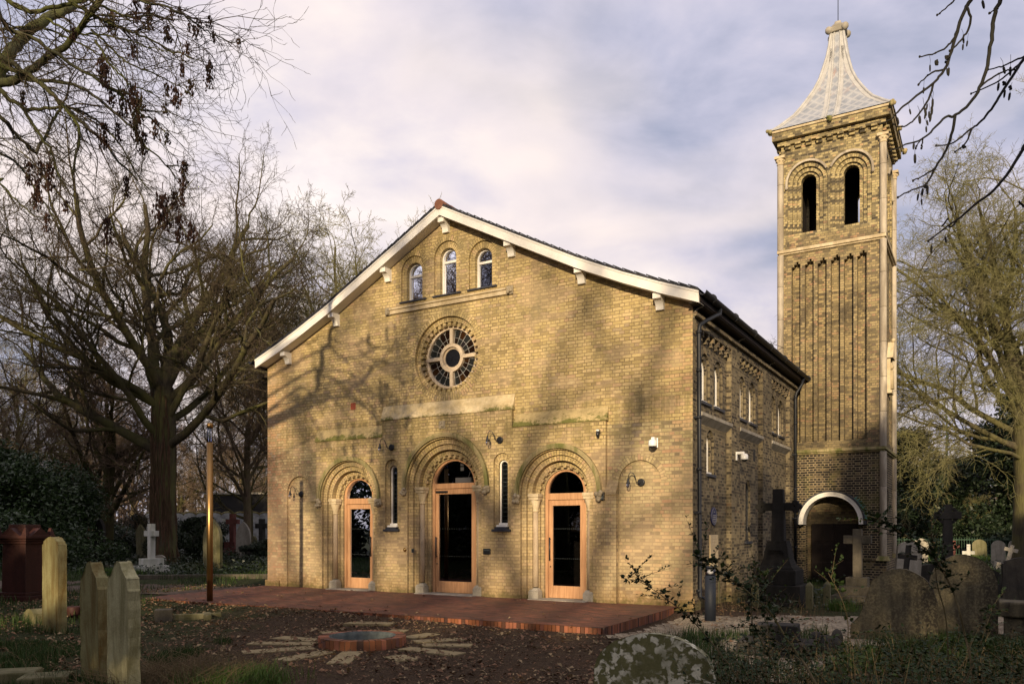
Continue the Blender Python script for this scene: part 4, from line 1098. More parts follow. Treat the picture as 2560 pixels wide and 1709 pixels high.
    for k in range(4):
        M = Matrix.Translation((TCX, TS, 0)) @ Matrix.Rotation(k * pi / 2, 4, 'Z')
        ro.tube([M @ Vector((h, -h, z + .01)) for z, h in fine], .045, 8)
        for off in (-1, 1):
            ro.tube([M @ Vector((off * min(.13, .09 + h * .06) * 1.0 if h > .2 else off * .06, -h, z + .01)) for z, h in fine], .035, 8)
            # flat white lead aprons beside the rolls and hips
            pts = [(off * (min(.13, .09 + h * .06)), h, z) for z, h in fine if h > .25]
            for (a0, h0, z0), (a1, h1, z1) in zip(pts, pts[1:]): ro.face([M @ Vector(p) for p in ((a0, -h0 - .006, z0), (a0 * 2.0, -h0 - .006, z0), (a1 * 2.0, -h1 - .006, z1), (a1, -h1 - .006, z1))])
            pts = [(h, z) for z, h in fine]
            for (h0, z0), (h1, z1) in zip(pts, pts[1:]):
                w0, w1 = min(.16, h0 * .5), min(.16, h1 * .5)
                ro.face([M @ Vector(p) for p in ((off * h0, -h0 - .006, z0), (off * (h0 - w0), -h0 - .006, z0), (off * (h1 - w1), -h1 - .006, z1), (off * h1, -h1 - .006, z1))])
    build('lead_rolls', ro, 'lead_roll', s_)
    for k in range(4):
        M = Matrix.Translation((TCX, TS, 0)) @ Matrix.Rotation(k * pi / 2, 4, 'Z')
        for p in ((1.80, -1.80), (0, -1.80)):
            bo = MB(); c_ = M @ Vector((p[0], p[1], 14.27))
            for i in range(6): bo.sphere((c_.x + R.uniform(-.05, .05), c_.y + R.uniform(-.05, .05), c_.z + R.uniform(-.05, .05)), R.uniform(.04, .075), 7)
            build('carved_boss', bo, 'moss_stone', tower)
    f = MB(); f.box(TCX - .27, TCX + .27, TS - .27, TS + .27, 17.80, 17.97); f.sphere((TCX, TS, 18.0), .24, 12, (1.15, 1.15, .5))
    for sx in (-1, 1):
        for sy in (-1, 1): f.sphere((TCX + sx * .25, TS + sy * .25, 17.88), .12, 8)
    f.box(TCX - .12, TCX + .12, TS - .12, TS + .12, 18.08, 18.22, taper=.03)
    fi = build('finial', f, 'grey_stone', tower, bevel=.03); r = MB(); r.tube([Vector((TCX, TS, 18.2)), Vector((TCX, TS, 21.2))], .013, 6); build('lightning_rod', r, 'pipe_metal', fi)
    # crucifix niche on the right-hand face
    n = MB(); P = FF[1]
    tbox(n, 1, -.28, .28, -.14, 0, 5.9, 6.0); tbox(n, 1, -.26, -.2, -.1, 0, 6.0, 7.0); tbox(n, 1, .2, .26, -.1, 0, 6.0, 7.0)
    n.face([P(-.33, -.18, 7.0), P(0, -.18, 7.55), P(0, 0, 7.55), P(-.33, 0, 7.0)]); n.face([P(.33, -.18, 7.0), P(0, -.18, 7.55), P(0, 0, 7.55), P(.33, 0, 7.0)]); n.face([P(-.33, -.18, 7.0), P(0, -.18, 7.55), P(.33, -.18, 7.0)])
    n.sphere(P(0, -.09, 6.75), .09, 8); n.tube([Vector(P(0, -.08, 6.05)), Vector(P(0, -.09, 6.65))], [.11, .08], 8); n.sphere(P(0, -.16, 7.6), .07, 7)
    build('niche', n, 'pale_stone', tower)
tower_build()
# overhead cable from the chapel roof past the tower
cb = MB(); a, b = at(1935, 860, 25.0), at(2290, 915, 40); cb.tube([a.lerp(b, i / 12) - Vector((0, 0, .5 * sin(pi * i / 12))) for i in range(13)], .009, 4)
tag(build('cable', cb, 'black_metal'), 'thin dark overhead cable running in front of the bell tower', 'cable')

# ------------------------------------------------------------------ trees
SIDES = [12, 8, 6, 4, 3, 3, 3]
def grow(out, p, d, L, r, lvl, P, rn):
    """recursive bare branch; out = (wood, twig)"""
    r = max(r, P.get('rmin', .006)); n = P['seg'][lvl]; pts = [p.copy()]; rad = [r]; step = L / n; d = d.normalized(); q = p.copy()
    wig = P['wig'][lvl]; dirs = [d.copy()]; rend = r * P['taper'][lvl]
    for i in range(n):
        d = d + Vector((rn.gauss(0, wig), rn.gauss(0, wig), rn.gauss(0, wig) + P['up'][lvl]))
        d.normalize(); q = q + d * step; pts.append(q.copy()); dirs.append(d.copy()); rad.append(r + (rend - r) * (i + 1) / n)
    out[0 if lvl <= P['woodmax'] else 1].tube(pts, rad, SIDES[lvl], cap=False)
    if lvl >= P['max']: return
    k = P['kids'][lvl]; az = rn.uniform(0, 6.28)
    for j in range(k):
        f = P['start'][lvl] + (1 - P['start'][lvl]) * (j + rn.random() * .8) / k
        if j == k - 1: f = 1.0
        i = min(n - 1, int(f * n)); g = f * n - i; g = min(1, g)
        pos = pts[i].lerp(pts[i + 1], g); rr = rad[i] + (rad[i + 1] - rad[i]) * g; dd = dirs[i + 1]
        az += 2.4 + rn.uniform(-.5, .5); an = radians(rn.uniform(*P['ang'][lvl]))
        if j == k - 1: an *= .35
        a = dd.orthogonal().normalized(); b = dd.cross(a); nd = dd * cos(an) + (a * cos(az) + b * sin(az)) * sin(an)
        ln = L * rn.uniform(*P['len'][lvl]) * (1 - .35 * f if lvl else 1 - .25 * f)
        grow(out, pos, nd, ln, min(rr * .85, rr * rn.uniform(*P['rad'])), lvl + 1, P, rn)
BASE = dict(seg=[6, 7, 6, 5, 3, 2], wig=[.05, .15, .22, .25, .28, .25], up=[.03, .07, .05, .03, .02, .0], taper=[.6, .35, .3, .35, .4, .5],
            kids=[10, 9, 8, 7, 5, 0], start=[.35, .22, .2, .15, .15, 0], ang=[(28, 62), (30, 60), (30, 62), (30, 65), (30, 60), (0, 0)],
            len=[(.75, 1.05), (.45, .68), (.42, .62), (.42, .6), (.4, .6), (0, 0)], rad=(.42, .62), woodmax=2, max=5)
def bare_tree(name, seed, H, r, wood, twig, label, loc, group=None, rz=0, limbs=None, trunkH=None, **kw):
    P = dict(BASE); P.update(kw); rn = random.Random(seed); out = (MB(), MB()); th = trunkH or H * .38
    if limbs is None:
        grow(out, Vector((0, 0, -.3)), Vector((0, 0, 1)), th, r, 0, P, rn)
    else:
        pts = [Vector((0, 0, -.3)), Vector((.0, 0, th * .2)), Vector((.05, 0, th * .5)), Vector((.0, .05, th * .8)), Vector((.05, 0, th))]
        out[0].tube(pts, [r * 1.25, r * 1.02, r * .95, r * 1.0, r * .75], 14, cap=False)
        for z, az, el, ln, rr in limbs:
            a, e = radians(az), radians(el); d = Vector((cos(a) * cos(e), sin(a) * cos(e), sin(e))); grow(out, Vector((0, 0, z)), d, ln, rr, 1, P, rn)
    e = empty(name, loc, rz, label, 'tree', group)
    w = build('trunk', out[0], wood, e); t = build('crown', out[1], twig, e)
    return e
BG = 'bare trees in the cemetery behind the chapel'
def G(px, Y, z=0): x = (px - 1280) / 2000 * Y; return (x, Y, gz(x, Y))
big = bare_tree('bare_tree', 11, 20, .52, 'bark_dark', 'twig_dark', 'largest bare spreading tree with a thick ivy-stemmed trunk left of the chapel', G(408, 36), trunkH=8.0,
    limbs=[(5.0, 175, 20.5, 9.7, 0.248), (5.2, -10, 22.3, 9.7, 0.221), (6.2, -25, 46.5, 7.3, 0.184), (6.6, 150, 44.6, 8.2, 0.212), (7.4, 125, 57.7, 9.5, 0.276), (7.6, 190, 61.4, 9.9, 0.276), (7.8, 60, 65.1, 10.3, 0.276), (7.6, -60, 57.7, 9.0, 0.239), (7.2, 10, 51.2, 9.0, 0.23), (7.9, 90, 74.4, 10.8, 0.276), (5.6, -120, 32.6, 8.2, 0.184), (6.9, 230, 37.2, 8.7, 0.184), (6.3, 60, 32.6, 9.2, 0.184), (7.0, 200, 27.9, 8.2, 0.166)], up=[.03, .09, .06, .03, .02, 0], kids=[10, 10, 9, 7, 5, 0], rmin=.008)
v = MB(); rn = random.Random(5)
for i in range(75):
    a = rn.uniform(0, 6.28); pts = []; z = -.2; top = rn.uniform(3, 8.2)
    while z < top: rr = .54 - .01 * z + rn.uniform(-.03, .05) + (.12 if z < .6 else 0); pts.append(Vector((rr * cos(a), rr * sin(a), z))); z += rn.uniform(.35, .6); a += rn.uniform(-.12, .12)
    v.tube(pts, rn.uniform(.012, .04), 4, cap=False)
build('ivy_stems', v, 'bark_ivy', big)
t_mid = bare_tree('bare_tree', 23, 17, .40, 'bark_dark', 'twig_brown', 'dark forked bare tree standing just left of the largest tree', G(262, 45), BG, trunkH=7.5, rmin=.010)
t_tall = bare_tree('bare_tree', 31, 24, .42, 'bark_green', 'twig_green', 'tall bare tree rising directly behind the left slope of the chapel roof', G(845, 47), BG, rmin=.011, trunkH=11.5, start=[.25, .22, .2, .15, .2, 0], ang=[(20, 48), (28, 55), (30, 60), (30, 60), (30, 60), (0, 0)], kids=[13, 9, 8, 6, 5, 0])
t_bush = bare_tree('bare_tree', 47, 18, .36, 'bark_brown', 'twig_brown', 'brown bare tree with a rounded crown between the largest tree and the roof', G(700, 54), BG, trunkH=11.5, rmin=.011)
def cp(src, px, Y, s, rz, label): return copy_tree(src, None, label, G(px, Y), rz, s)
cp(t_bush, 620, 46, .68, 2.1, 'bare tree whose crown fills the gap right of the largest tree')
cp(t_mid, 180, 52, .85, 1.2, 'bare tree with a reddish ivy trunk further left of the forked tree')
cp(t_tall, 60, 47, .62, 2.0, 'bare tree near the left edge behind the red granite pedestal')
cp(t_bush, -60, 40, .55, .4, 'bare tree cut by the left edge of the photo')
cp(t_tall, 770, 62, .95, 4.0, 'bare tree behind the roof slope, left neighbour of the tallest one')
far = [(20, 74, 1.0), (125, 80, 1.1), (235, 70, .95), (330, 78, 1.15), (440, 72, 1.0), (520, 82, 1.1), (600, 74, .95), (660, 85, 1.05), (-70, 70, 1.0), (730, 80, 1.1)]
for i, (px, Y, s) in enumerate(far):
    cp([t_bush, t_mid, t_tall][i % 3] if i % 3 != 2 else t_bush, px, Y, s * .62, i * 1.7, 'distant brown bare tree in the woodland, number %s along from the left edge' % ['two', 'three', 'five', 'six', 'seven', 'eight', 'nine', 'ten', 'one', 'eleven'][i] if False else
       ['distant bare tree far behind the red granite pedestal', 'distant bare tree far behind the tall algae-stained headstone', 'distant bare tree far behind the forked tree', 'distant bare tree just left of the thick trunk, far back',
        'distant bare tree between the thick trunk and the lamp column', 'distant bare tree directly behind the bronze lamp column', 'distant bare tree above the dark building', 'distant bare tree beside the chapel left corner, far back', 'distant bare tree at the far left edge of the woodland', 'distant bare tree hidden mostly by the chapel left roof slope'][i])
small = bare_tree('bare_tree', 77, 7, .17, 'bark_green', 'twig_green', 'small mossy yellow-green tree in front of the pale rough wall', G(625, 52), None, trunkH=3.2, limbs=[(2.2, 170, 12, 6.5, .10), (2.8, 10, 35, 4, .08), (3.0, 100, 60, 4, .09), (3.1, 200, 55, 4.5, .09), (3.1, -40, 50, 4, .08)], kids=[9, 7, 6, 5, 4, 0])
right = bare_tree('bare_tree', 83, 19, .42, 'bark_green', 'twig_green', 'large sunlit bare tree with drooping mossy twigs at the right edge', G(2560, 34), None, trunkH=7.5, kids=[9, 11, 9, 8, 5, 0],
    limbs=[(5.0, 185, 20, 7.5, .13), (5.6, 165, 32, 8.5, .14), (6.2, 195, 42, 8.5, .14), (6.6, 175, 55, 8.3, .16), (7.0, 150, 62, 8.3, .16), (7.3, 205, 68, 8.5, .18), (7.4, 90, 75, 9, .18), (7.5, 250, 76, 9.5, .2), (6.8, 20, 55, 9, .17), (6.2, -20, 35, 8, .15), (7.3, -60, 65, 9, .18), (4.6, 200, 5, 7, .09), (5.2, 160, 8, 7, .09), (6.9, 185, 48, 9, .13), (5.9, 215, 25, 8, .11)], up=[.03, .05, .0, -.05, -.06, -.05], rmin=.007)
t_r = bare_tree('bare_tree', 91, 12, .32, 'bark_brown', 'twig_green', 'smaller bare tree with leaning dark limb behind the ringed stone cross', G(2330, 52), 'bare trees behind the right-hand graves', trunkH=4.2)
cp(t_r, 2235, 60, 1.1, 2.2, 'bare tree behind the right side of the bell tower'); cp(t_r, 2460, 62, 1.15, 4.1, 'bare tree far back behind the pale right-hand gravestones'); cp(t_r, 2150, 66, 1.0, 1.0, 'bare tree hidden behind the bell tower base')

def leaves(mb, n, fn, size, rn, droop=0):
    for i in range(n):
        c = fn(rn); s = size * rn.uniform(.6, 1.3)
        a = Vector((rn.gauss(0, 1), rn.gauss(0, 1), rn.gauss(0, .6) - droop)).normalized(); b = a.cross(Vector((rn.gauss(0, 1), rn.gauss(0, 1), rn.gauss(0, 1)))).normalized()
        k = len(mb.v); mb.v.extend([tuple(c - a * s), tuple(c + b * s * .42), tuple(c + a * s), tuple(c - b * s * .42)]); mb.f.append((k, k + 1, k + 2, k + 3)); mb.uv.append(None); mb.sm.append(False)
def lump_fn(lumps):
    def f(rn):
        c, r, sq = rn.choice(lumps)
        while True:
            d = Vector((rn.gauss(0, 1), rn.gauss(0, 1), rn.gauss(0, 1)))
            if d.length > .01: break
        d.normalize(); q = r * (rn.random() ** .28); return Vector((c.x + d.x * q, c.y + d.y * q, c.z + d.z * q * sq))
    return f
def evergreen(name, seed, w, h, n, size, m, label, loc, group=None, cat='tree', base=.0, trunk=True, rz=0):
    rn = random.Random(seed); lumps = []
    for i in range(int(14 + h * 3)):
        z = base + (h - base) * rn.random() ** .9; f = 1 - ((z - base) / (h - base + .01)) ** 1.7 * .75; a = rn.uniform(0, 6.28); rr = w * .5 * f * sqrt(rn.random())
        lumps.append((Vector((rr * cos(a), rr * sin(a), min(z, h * .93))), w * rn.uniform(.12, .24), rn.uniform(.6, 1)))
    e = empty(name, loc, rz, label, cat, group); mb = MB(); leaves(mb, n, lump_fn(lumps), size, rn, .3); build('crown' if trunk else 'foliage', mb, m, e)
    tr = MB(); tr.tube([Vector((0, 0, -.3)), Vector((.1, .1, h * .5)), Vector((0, 0, h * .85))], [.03 * h + .02, .02 * h, .01], 7)
    for i in range(14):
        c = lumps[i % len(lumps)][0]; tr.tube([Vector((0, 0, c.z * .55)), c * .6 + Vector((0, 0, c.z * .25)), c], [.02 + .004 * h, .02, .008], 4, cap=False)
    build('trunk' if trunk else 'stem', tr, 'bark_dark', e); return e
ev = evergreen('evergreen_tree', 3, 7, 8, 26000, .13, 'evergreen_leaf', 'dark evergreen tree behind the round-topped pale gravestones', G(2500, 50), 'dark evergreens behind the right-hand graves')
def ce(src, px, Y, s, rz, label): return copy_tree(src, None, label, G(px, Y), rz, s)
ce(ev, 2385, 56, (1.0, 1.0, .8), 1.0, 'dark evergreen tree behind the ringed stone cross'); ce(ev, 2265, 50, (.85, .85, .95), 2.2, 'green evergreen tree beside the right side of the bell tower'); ce(ev, 2610, 48, (1.1, 1.1, 1.25), 3.4, 'dark evergreen tree at the right edge of the photo')
ce(ev, 2200, 62, (1.1, 1.1, .9), .4, 'dark evergreen tree mostly hidden by the bell tower')
ho = evergreen('holly_bush', 5, 5.5, 3.9, 22000, .085, 'holly_leaf', 'glossy green holly bush behind the tall algae-stained headstone', G(150, 37), 'holly bushes at the left', 'bush', trunk=False)
ce(ho, 55, 34, 1.05, 1.3, 'glossy green holly bush right behind the red granite pedestal'); ce(ho, -30, 36, 1.25, 2.5, 'glossy green holly bush at the left edge of the photo'); ce(ho, 215, 50, (1.1, 1.1, .9), 4.1, 'holly bush further back left of the forked tree')
iv = evergreen('ivy_bush', 8, 3.2, 2.1, 12000, .07, 'ivy_leaf', 'dark ivy-covered bush right of the thick trunk base', G(470, 42), 'ivy bushes among the left graves', 'bush', trunk=False)
ce(iv, 520, 50, 1.1, 1, 'dark ivy bush against the pale rough wall'); ce(iv, 415, 39, (.8, .8, .9), 2, 'dark ivy bush at the foot of the thick trunk'); ce(iv, 280, 48, (1.4, 1.4, .7), 3, 'low ivy bush behind the dark leaning headstone'); ce(iv, 330, 56, 1.2, 5, 'ivy bush far behind the white stone cross')
ce(iv, 655, 42, (.8, .8, .5), 5, 'low ivy bush at the foot of the dark stone cross')

def woodland():
    rn = random.Random(9); mb = MB()
    def fn(r_):
        a = r_.uniform(-1.15, 1.15); Yd = r_.uniform(92, 110); h = 5.5 + 3 * noise.noise(Vector((a * 7, 0, 0))); return Vector((Yd * math.tan(a) if abs(a) < 1 else Yd * 1.5 * a, Yd, h * r_.random() ** 1.1))
    leaves(mb, 42000, fn, .38, rn)
    for i in range(900):
        a = rn.uniform(-.9, .9); Y = rn.uniform(88, 104); x = Y * math.tan(a); mb.tube([Vector((x, Y, 0)), Vector((x + rn.uniform(-.6, .6), Y, rn.uniform(3, 7))), Vector((x + rn.uniform(-1.5, 1.5), Y, rn.uniform(7, 11)))], [.12, .08, .02], 3, cap=False)
    tag(build('woodland', mb, 'twig_brown'), 'far brown woodland closing the view behind the cemetery', 'woodland', None, 'stuff')
woodland()

# trees behind the viewpoint: they throw the dappled shade and stand in the window reflections
BK = 'trees behind the viewpoint shading the court'
def behind(src, x, y, s, rz, label): o = copy_tree(src, None, label, (x, y, 0), rz, s); o['group'] = BK; return o
t_sp = bare_tree('bare_tree', 61, 24, .50, 'bark_dark', 'twig_dark', 'tall steep-limbed bare tree behind the viewpoint, right one of the shading trees', (-9.5, -32, 0), BK, trunkH=9,
    limbs=[(7, 200, 62, 14, .24), (8, 170, 78, 16, .28), (8.5, 20, 74, 15, .26), (7.5, -10, 58, 13, .22), (7, 185, 45, 11, .18), (6.5, 10, 42, 10, .16)], kids=[9, 6, 4, 3, 0, 0], max=4, wig=[.05, .09, .2, .25, .28, .25])
behind(t_sp, -15.0, -34, 1.08, 2.4, 'tall steep-limbed bare tree behind the viewpoint, left one of the shading trees')
ROW = [(-16.5, -8, (.9, .9, .85)), (-12.0, -9, (.8, .8, .66)), (-8.4, -8, (.8, .8, .68)), (-5.0, -10, (.7, .7, .64)), (-2.2, -8.5, (.6, .6, .66)), (1.0, -9, (.45, .45, 1.25)), (4.2, -9, (.8, .8, 1.5)), (7.0, -12, (.8, .8, 1.6)), (9.5, -8, (.9, .9, 1.4)), (-21, -10, (1.1, 1.1, 1.25)), (-27, -10, (1.2, 1.2, 1.35)), (-34, -8, (1.2, 1.2, 1.3)), (-41, -5, (1.2, 1.2, 1.25)), (14.5, -7, (1, 1, 1.4)), (20, -6, (1, 1, 1.4)),
       (-21, 2, (1, 1, 1.3)), (-24, 8, (1.4, 1.4, 1.6)), (-29, 14.5, (1.5, 1.5, 1.6)), (-30, 3, (1.2, 1.2, 1.7)), (16, 3, (1, 1, 1.1)), (21, 10, (1, 1, 1.2)), (-17, -3, (.8, .8, 1.0)), (-20, 12.5, (.95, .95, 1.15))]
ON = 'first second third fourth fifth sixth seventh eighth ninth tenth eleventh twelfth thirteenth fourteenth fifteenth sixteenth seventeenth eighteenth nineteenth twentieth twenty-first twenty-second last'.split()
for i, (x, y, s) in enumerate(ROW): behind(ev, x, y, s, i * 1.3, 'evergreen tree outside the view, %s of the surrounding ring' % ON[i])
for i, (x, y, s) in enumerate([(-20, 6, .9), (-25, -1, .95), (-28, 10, 1.0), (-34, 4, 1.0)]): behind(t_bush, x, y, s, i * 2.1, 'bare tree outside the left edge reflected in the windows, %s of four' % ON[i])

# near ash tree (left, trunk out of frame) with hanging seed keys
def ash_left():
    rn = random.Random(15); e = empty('ash_tree', (-10.4, 11.5, 0), 0, 'near ash tree overhanging the top left with brown hanging seed clusters', 'tree')
    T = Vector((10.4, -11.5, 0)); w = MB(); tw = MB()
    w.tube([Vector((0, 0, -.3)), Vector((.1, 0, 3)), Vector((.0, .1, 6)), Vector((.2, 0, 8.5)), Vector((.5, 0, 11)), Vector((.8, .2, 13.5))], [.5, .4, .34, .28, .2, .1], 12)
    def px(x, y, Y): return at(x / 2.613, y / 2.613, Y) + T
    B = [([(-200, 640), (0, 450), (60, 350), (140, 250), (230, 170), (320, 110), (400, 85), (460, 50), (490, 0), (560, -120)], 11.5, .11, .05), ([(-200, 560), (0, 540), (100, 520), (180, 470), (260, 410), (350, 350), (440, 290), (530, 170), (600, 90), (660, 0), (740, -80)], 11, .07, .03),
         ([(-200, 300), (0, 370), (100, 430), (200, 500), (300, 580), (400, 680), (470, 760), (520, 860), (500, 1000), (470, 1130)], 10.5, .05, .012), ([(-200, 360), (0, 420), (180, 500), (300, 570), (420, 700), (520, 790), (600, 860), (700, 950), (780, 1060), (900, 1180)], 11.5, .05, .012),
         ([(-200, 20), (0, 120), (60, 190), (200, 240), (330, 330), (480, 430), (600, 500), (740, 590), (850, 670), (930, 750), (1000, 790), (1080, 870)], 10, .04, .008), ([(0, 500), (200, 520), (370, 530), (520, 570), (640, 640), (740, 730), (860, 830), (960, 960), (1060, 1050), (1150, 1170)], 12, .035, .008),
         ([(-200, 500), (0, 590), (60, 650), (130, 690), (200, 790), (270, 900), (340, 990), (380, 1140), (480, 1290), (560, 1330)], 11, .045, .008), ([(250, -120), (430, 0), (540, 60), (640, 120), (760, 170), (860, 210), (980, 260), (1080, 320), (1200, 360), (1330, 405)], 10.5, .03, .006),
         ([(500, -60), (640, 30), (780, 90), (880, 120), (1000, 100), (1120, 150), (1170, 260), (1190, 330), (1200, 470)], 11, .022, .005), ([(700, -120), (900, 0), (1100, 50), (1250, 130), (1330, 190), (1430, 240), (1520, 280), (1600, 270)], 10, .02, .004),
         ([(620, 260), (700, 400), (800, 500), (850, 560), (960, 590), (1050, 650), (1120, 680)], 10.5, .018, .004), ([(600, 200), (750, 330), (850, 420), (1000, 480), (1100, 525), (1200, 580), (1250, 628)], 11, .018, .004), ([(-200, 700), (0, 760), (80, 850), (180, 950), (230, 1000)], 12, .04, .02), ([(230, 1000), (300, 880), (360, 760), (420, 690)], 12, .025, .02),
         ([(160, 720), (300, 710), (430, 700), (560, 740), (700, 850), (820, 1000), (900, 1150), (1000, 1260)], 12, .03, .006), ([(-200, 900), (0, 1000), (100, 1060), (180, 1150), (260, 1290), (340, 1400), (400, 1540)], 12.5, .03, .008), ([(-100, 1180), (0, 1200), (80, 1280), (200, 1390), (330, 1440)], 11.5, .02, .006),
         ([(-200, -100), (0, -30), (150, 60), (240, 75), (380, 40), (520, 15), (640, -40)], 11, .045, .02), ([(-200, 180), (0, 190), (150, 175), (300, 190), (450, 250), (600, 330), (720, 400), (820, 520)], 12, .03, .007), ([(300, 120), (420, 190), (560, 220), (700, 230), (860, 270), (980, 310), (1140, 350)], 11, .02, .004)]
    P = dict(BASE); P.update(rmin=.0035, seg=[0, 0, 0, 6, 4, 3], wig=[0, 0, 0, .2, .25, .25], up=[0, 0, 0, -.03, -.02, .02], kids=[0, 0, 0, 4, 2, 0], woodmax=2, max=5)
    for pl, Y, r0, r1 in B:
        n = len(pl); pts = []; dY = rn.uniform(-.9, .9)
        Yb = 11.5
        for i, (x, y) in enumerate(pl): pts.append(px(x, y, Y + dY * i / n + rn.uniform(-.08, .08)))
        if pl[0][0] <= -100: pts.insert(0, Vector((.1, .0, max(2.5, min(12.5, pts[0].z - .6)))))
        # smooth
        fine = []
        for i in range(len(pts) - 1):
            a = pts[max(0, i - 1)]; b = pts[i]; c = pts[i + 1]; d = pts[min(len(pts) - 1, i + 2)]
            for q in range(4):
                t = q / 4; fine.append(.5 * ((2 * b) + (c - a) * t + (2 * a - 5 * b + 4 * c - d) * t * t + (3 * b - a - 3 * c + d) * t ** 3) + Vector((rn.gauss(0, .008), rn.gauss(0, .008), rn.gauss(0, .008))))
        fine.append(pts[-1]); m = len(fine); rad = [r0 + (r1 - r0) * (i / m) ** .7 for i in range(m)]; w.tube(fine, rad, 7, cap=False)
        k = int(m * .62)
        for j in range(k):
            i = rn.randrange(3, m - 1); dd = (fine[i + 1] - fine[i - 1]).normalized(); a = dd.orthogonal().normalized(); b = dd.cross(a); az = rn.uniform(0, 6.28); an = radians(rn.uniform(18, 50))
            nd = dd * cos(an) + (a * cos(az) + b * sin(az)) * sin(an) + Vector((.1, 0, -.2)); grow((w, tw), fine[i], nd, rn.uniform(.35, 1.25), min(rad[i] * .6, rn.uniform(.006, .012)), 3, P, rn)
    build('trunk', w, 'bark_ash', e); build('twigs', tw, 'twig_dark', e)
    CL = [(728, 90), (670, 390), (690, 450), (870, 310), (865, 560), (800, 610), (730, 620), (1080, 695), (900, 640), (1365, 420), (1150, 600), (1090, 570), (1120, 90), (1090, 190), (1270, 190), (1235, 180), (1560, 280), (1300, 155), (1370, 130), (1100, 260), (1225, 300), (890, 800), (1015, 810), (935, 890), (1090, 890), (190, 1090), (265, 1080), (322, 1100),
          (247, 1185), (430, 1330), (700, 1450), (1060, 1290), (1140, 1270), (1190, 1250), (1170, 1440), (825, 1180), (305, 1420), (150, 620), (480, 210), (1200, 1080), (1250, 1480), (1190, 450), (1245, 545), (770, 830), (240, 1280), (680, 830), (970, 60), (890, 30), (1175, 80), (1390, 235)]
    protos = []
    for k in range(4):
        m = MB(); n = [18, 44, 80, 120][k]; L = [.12, .20, .29, .38][k]
        m.tube([Vector((0, 0, .12)), Vector((.01, 0, 0)), Vector((0, 0, -L * .6))], .004, 4)
        for i in range(n):
            z = -rn.random() * L; c = Vector((rn.gauss(0, .012 + .008 * k), rn.gauss(0, .012 + .008 * k), z)); a = Vector((rn.gauss(0, .25), rn.gauss(0, .25), -1)).normalized() * .03; b = a.cross(Vector((rn.gauss(0, 1), rn.gauss(0, 1), 0))).normalized() * .013
            m.face([c - a, c + b, c + a, c - b]); m.face([c - a * .9, c + b.cross(a).normalized() * .005, c + a * .9, c - b.cross(a).normalized() * .005])
        protos.append(m)
    meshes = []
    for i, (x, y) in enumerate(CL):
        k = 3 if i in (1, 4, 9, 32, 31, 8, 0) else rn.choice([2, 2, 1]) if x < 1000 or y > 800 else rn.choice([0, 1, 0])
        p = px(x, y - 25, rn.uniform(10, 11.5))
        if len([q for q in meshes if q[0] == k]) == 0: o = build('seed_cluster', protos[k], 'seed_key', e, p); meshes.append((k, o))
        else: o = [q for q in meshes if q[0] == k][0][1].copy(); C.objects.link(o); o.parent = e; o.location = p; o.rotation_euler = (0, 0, rn.uniform(0, 6)); s = rn.uniform(.8, 1.3); o.scale = (s, s, s)
ash_left()
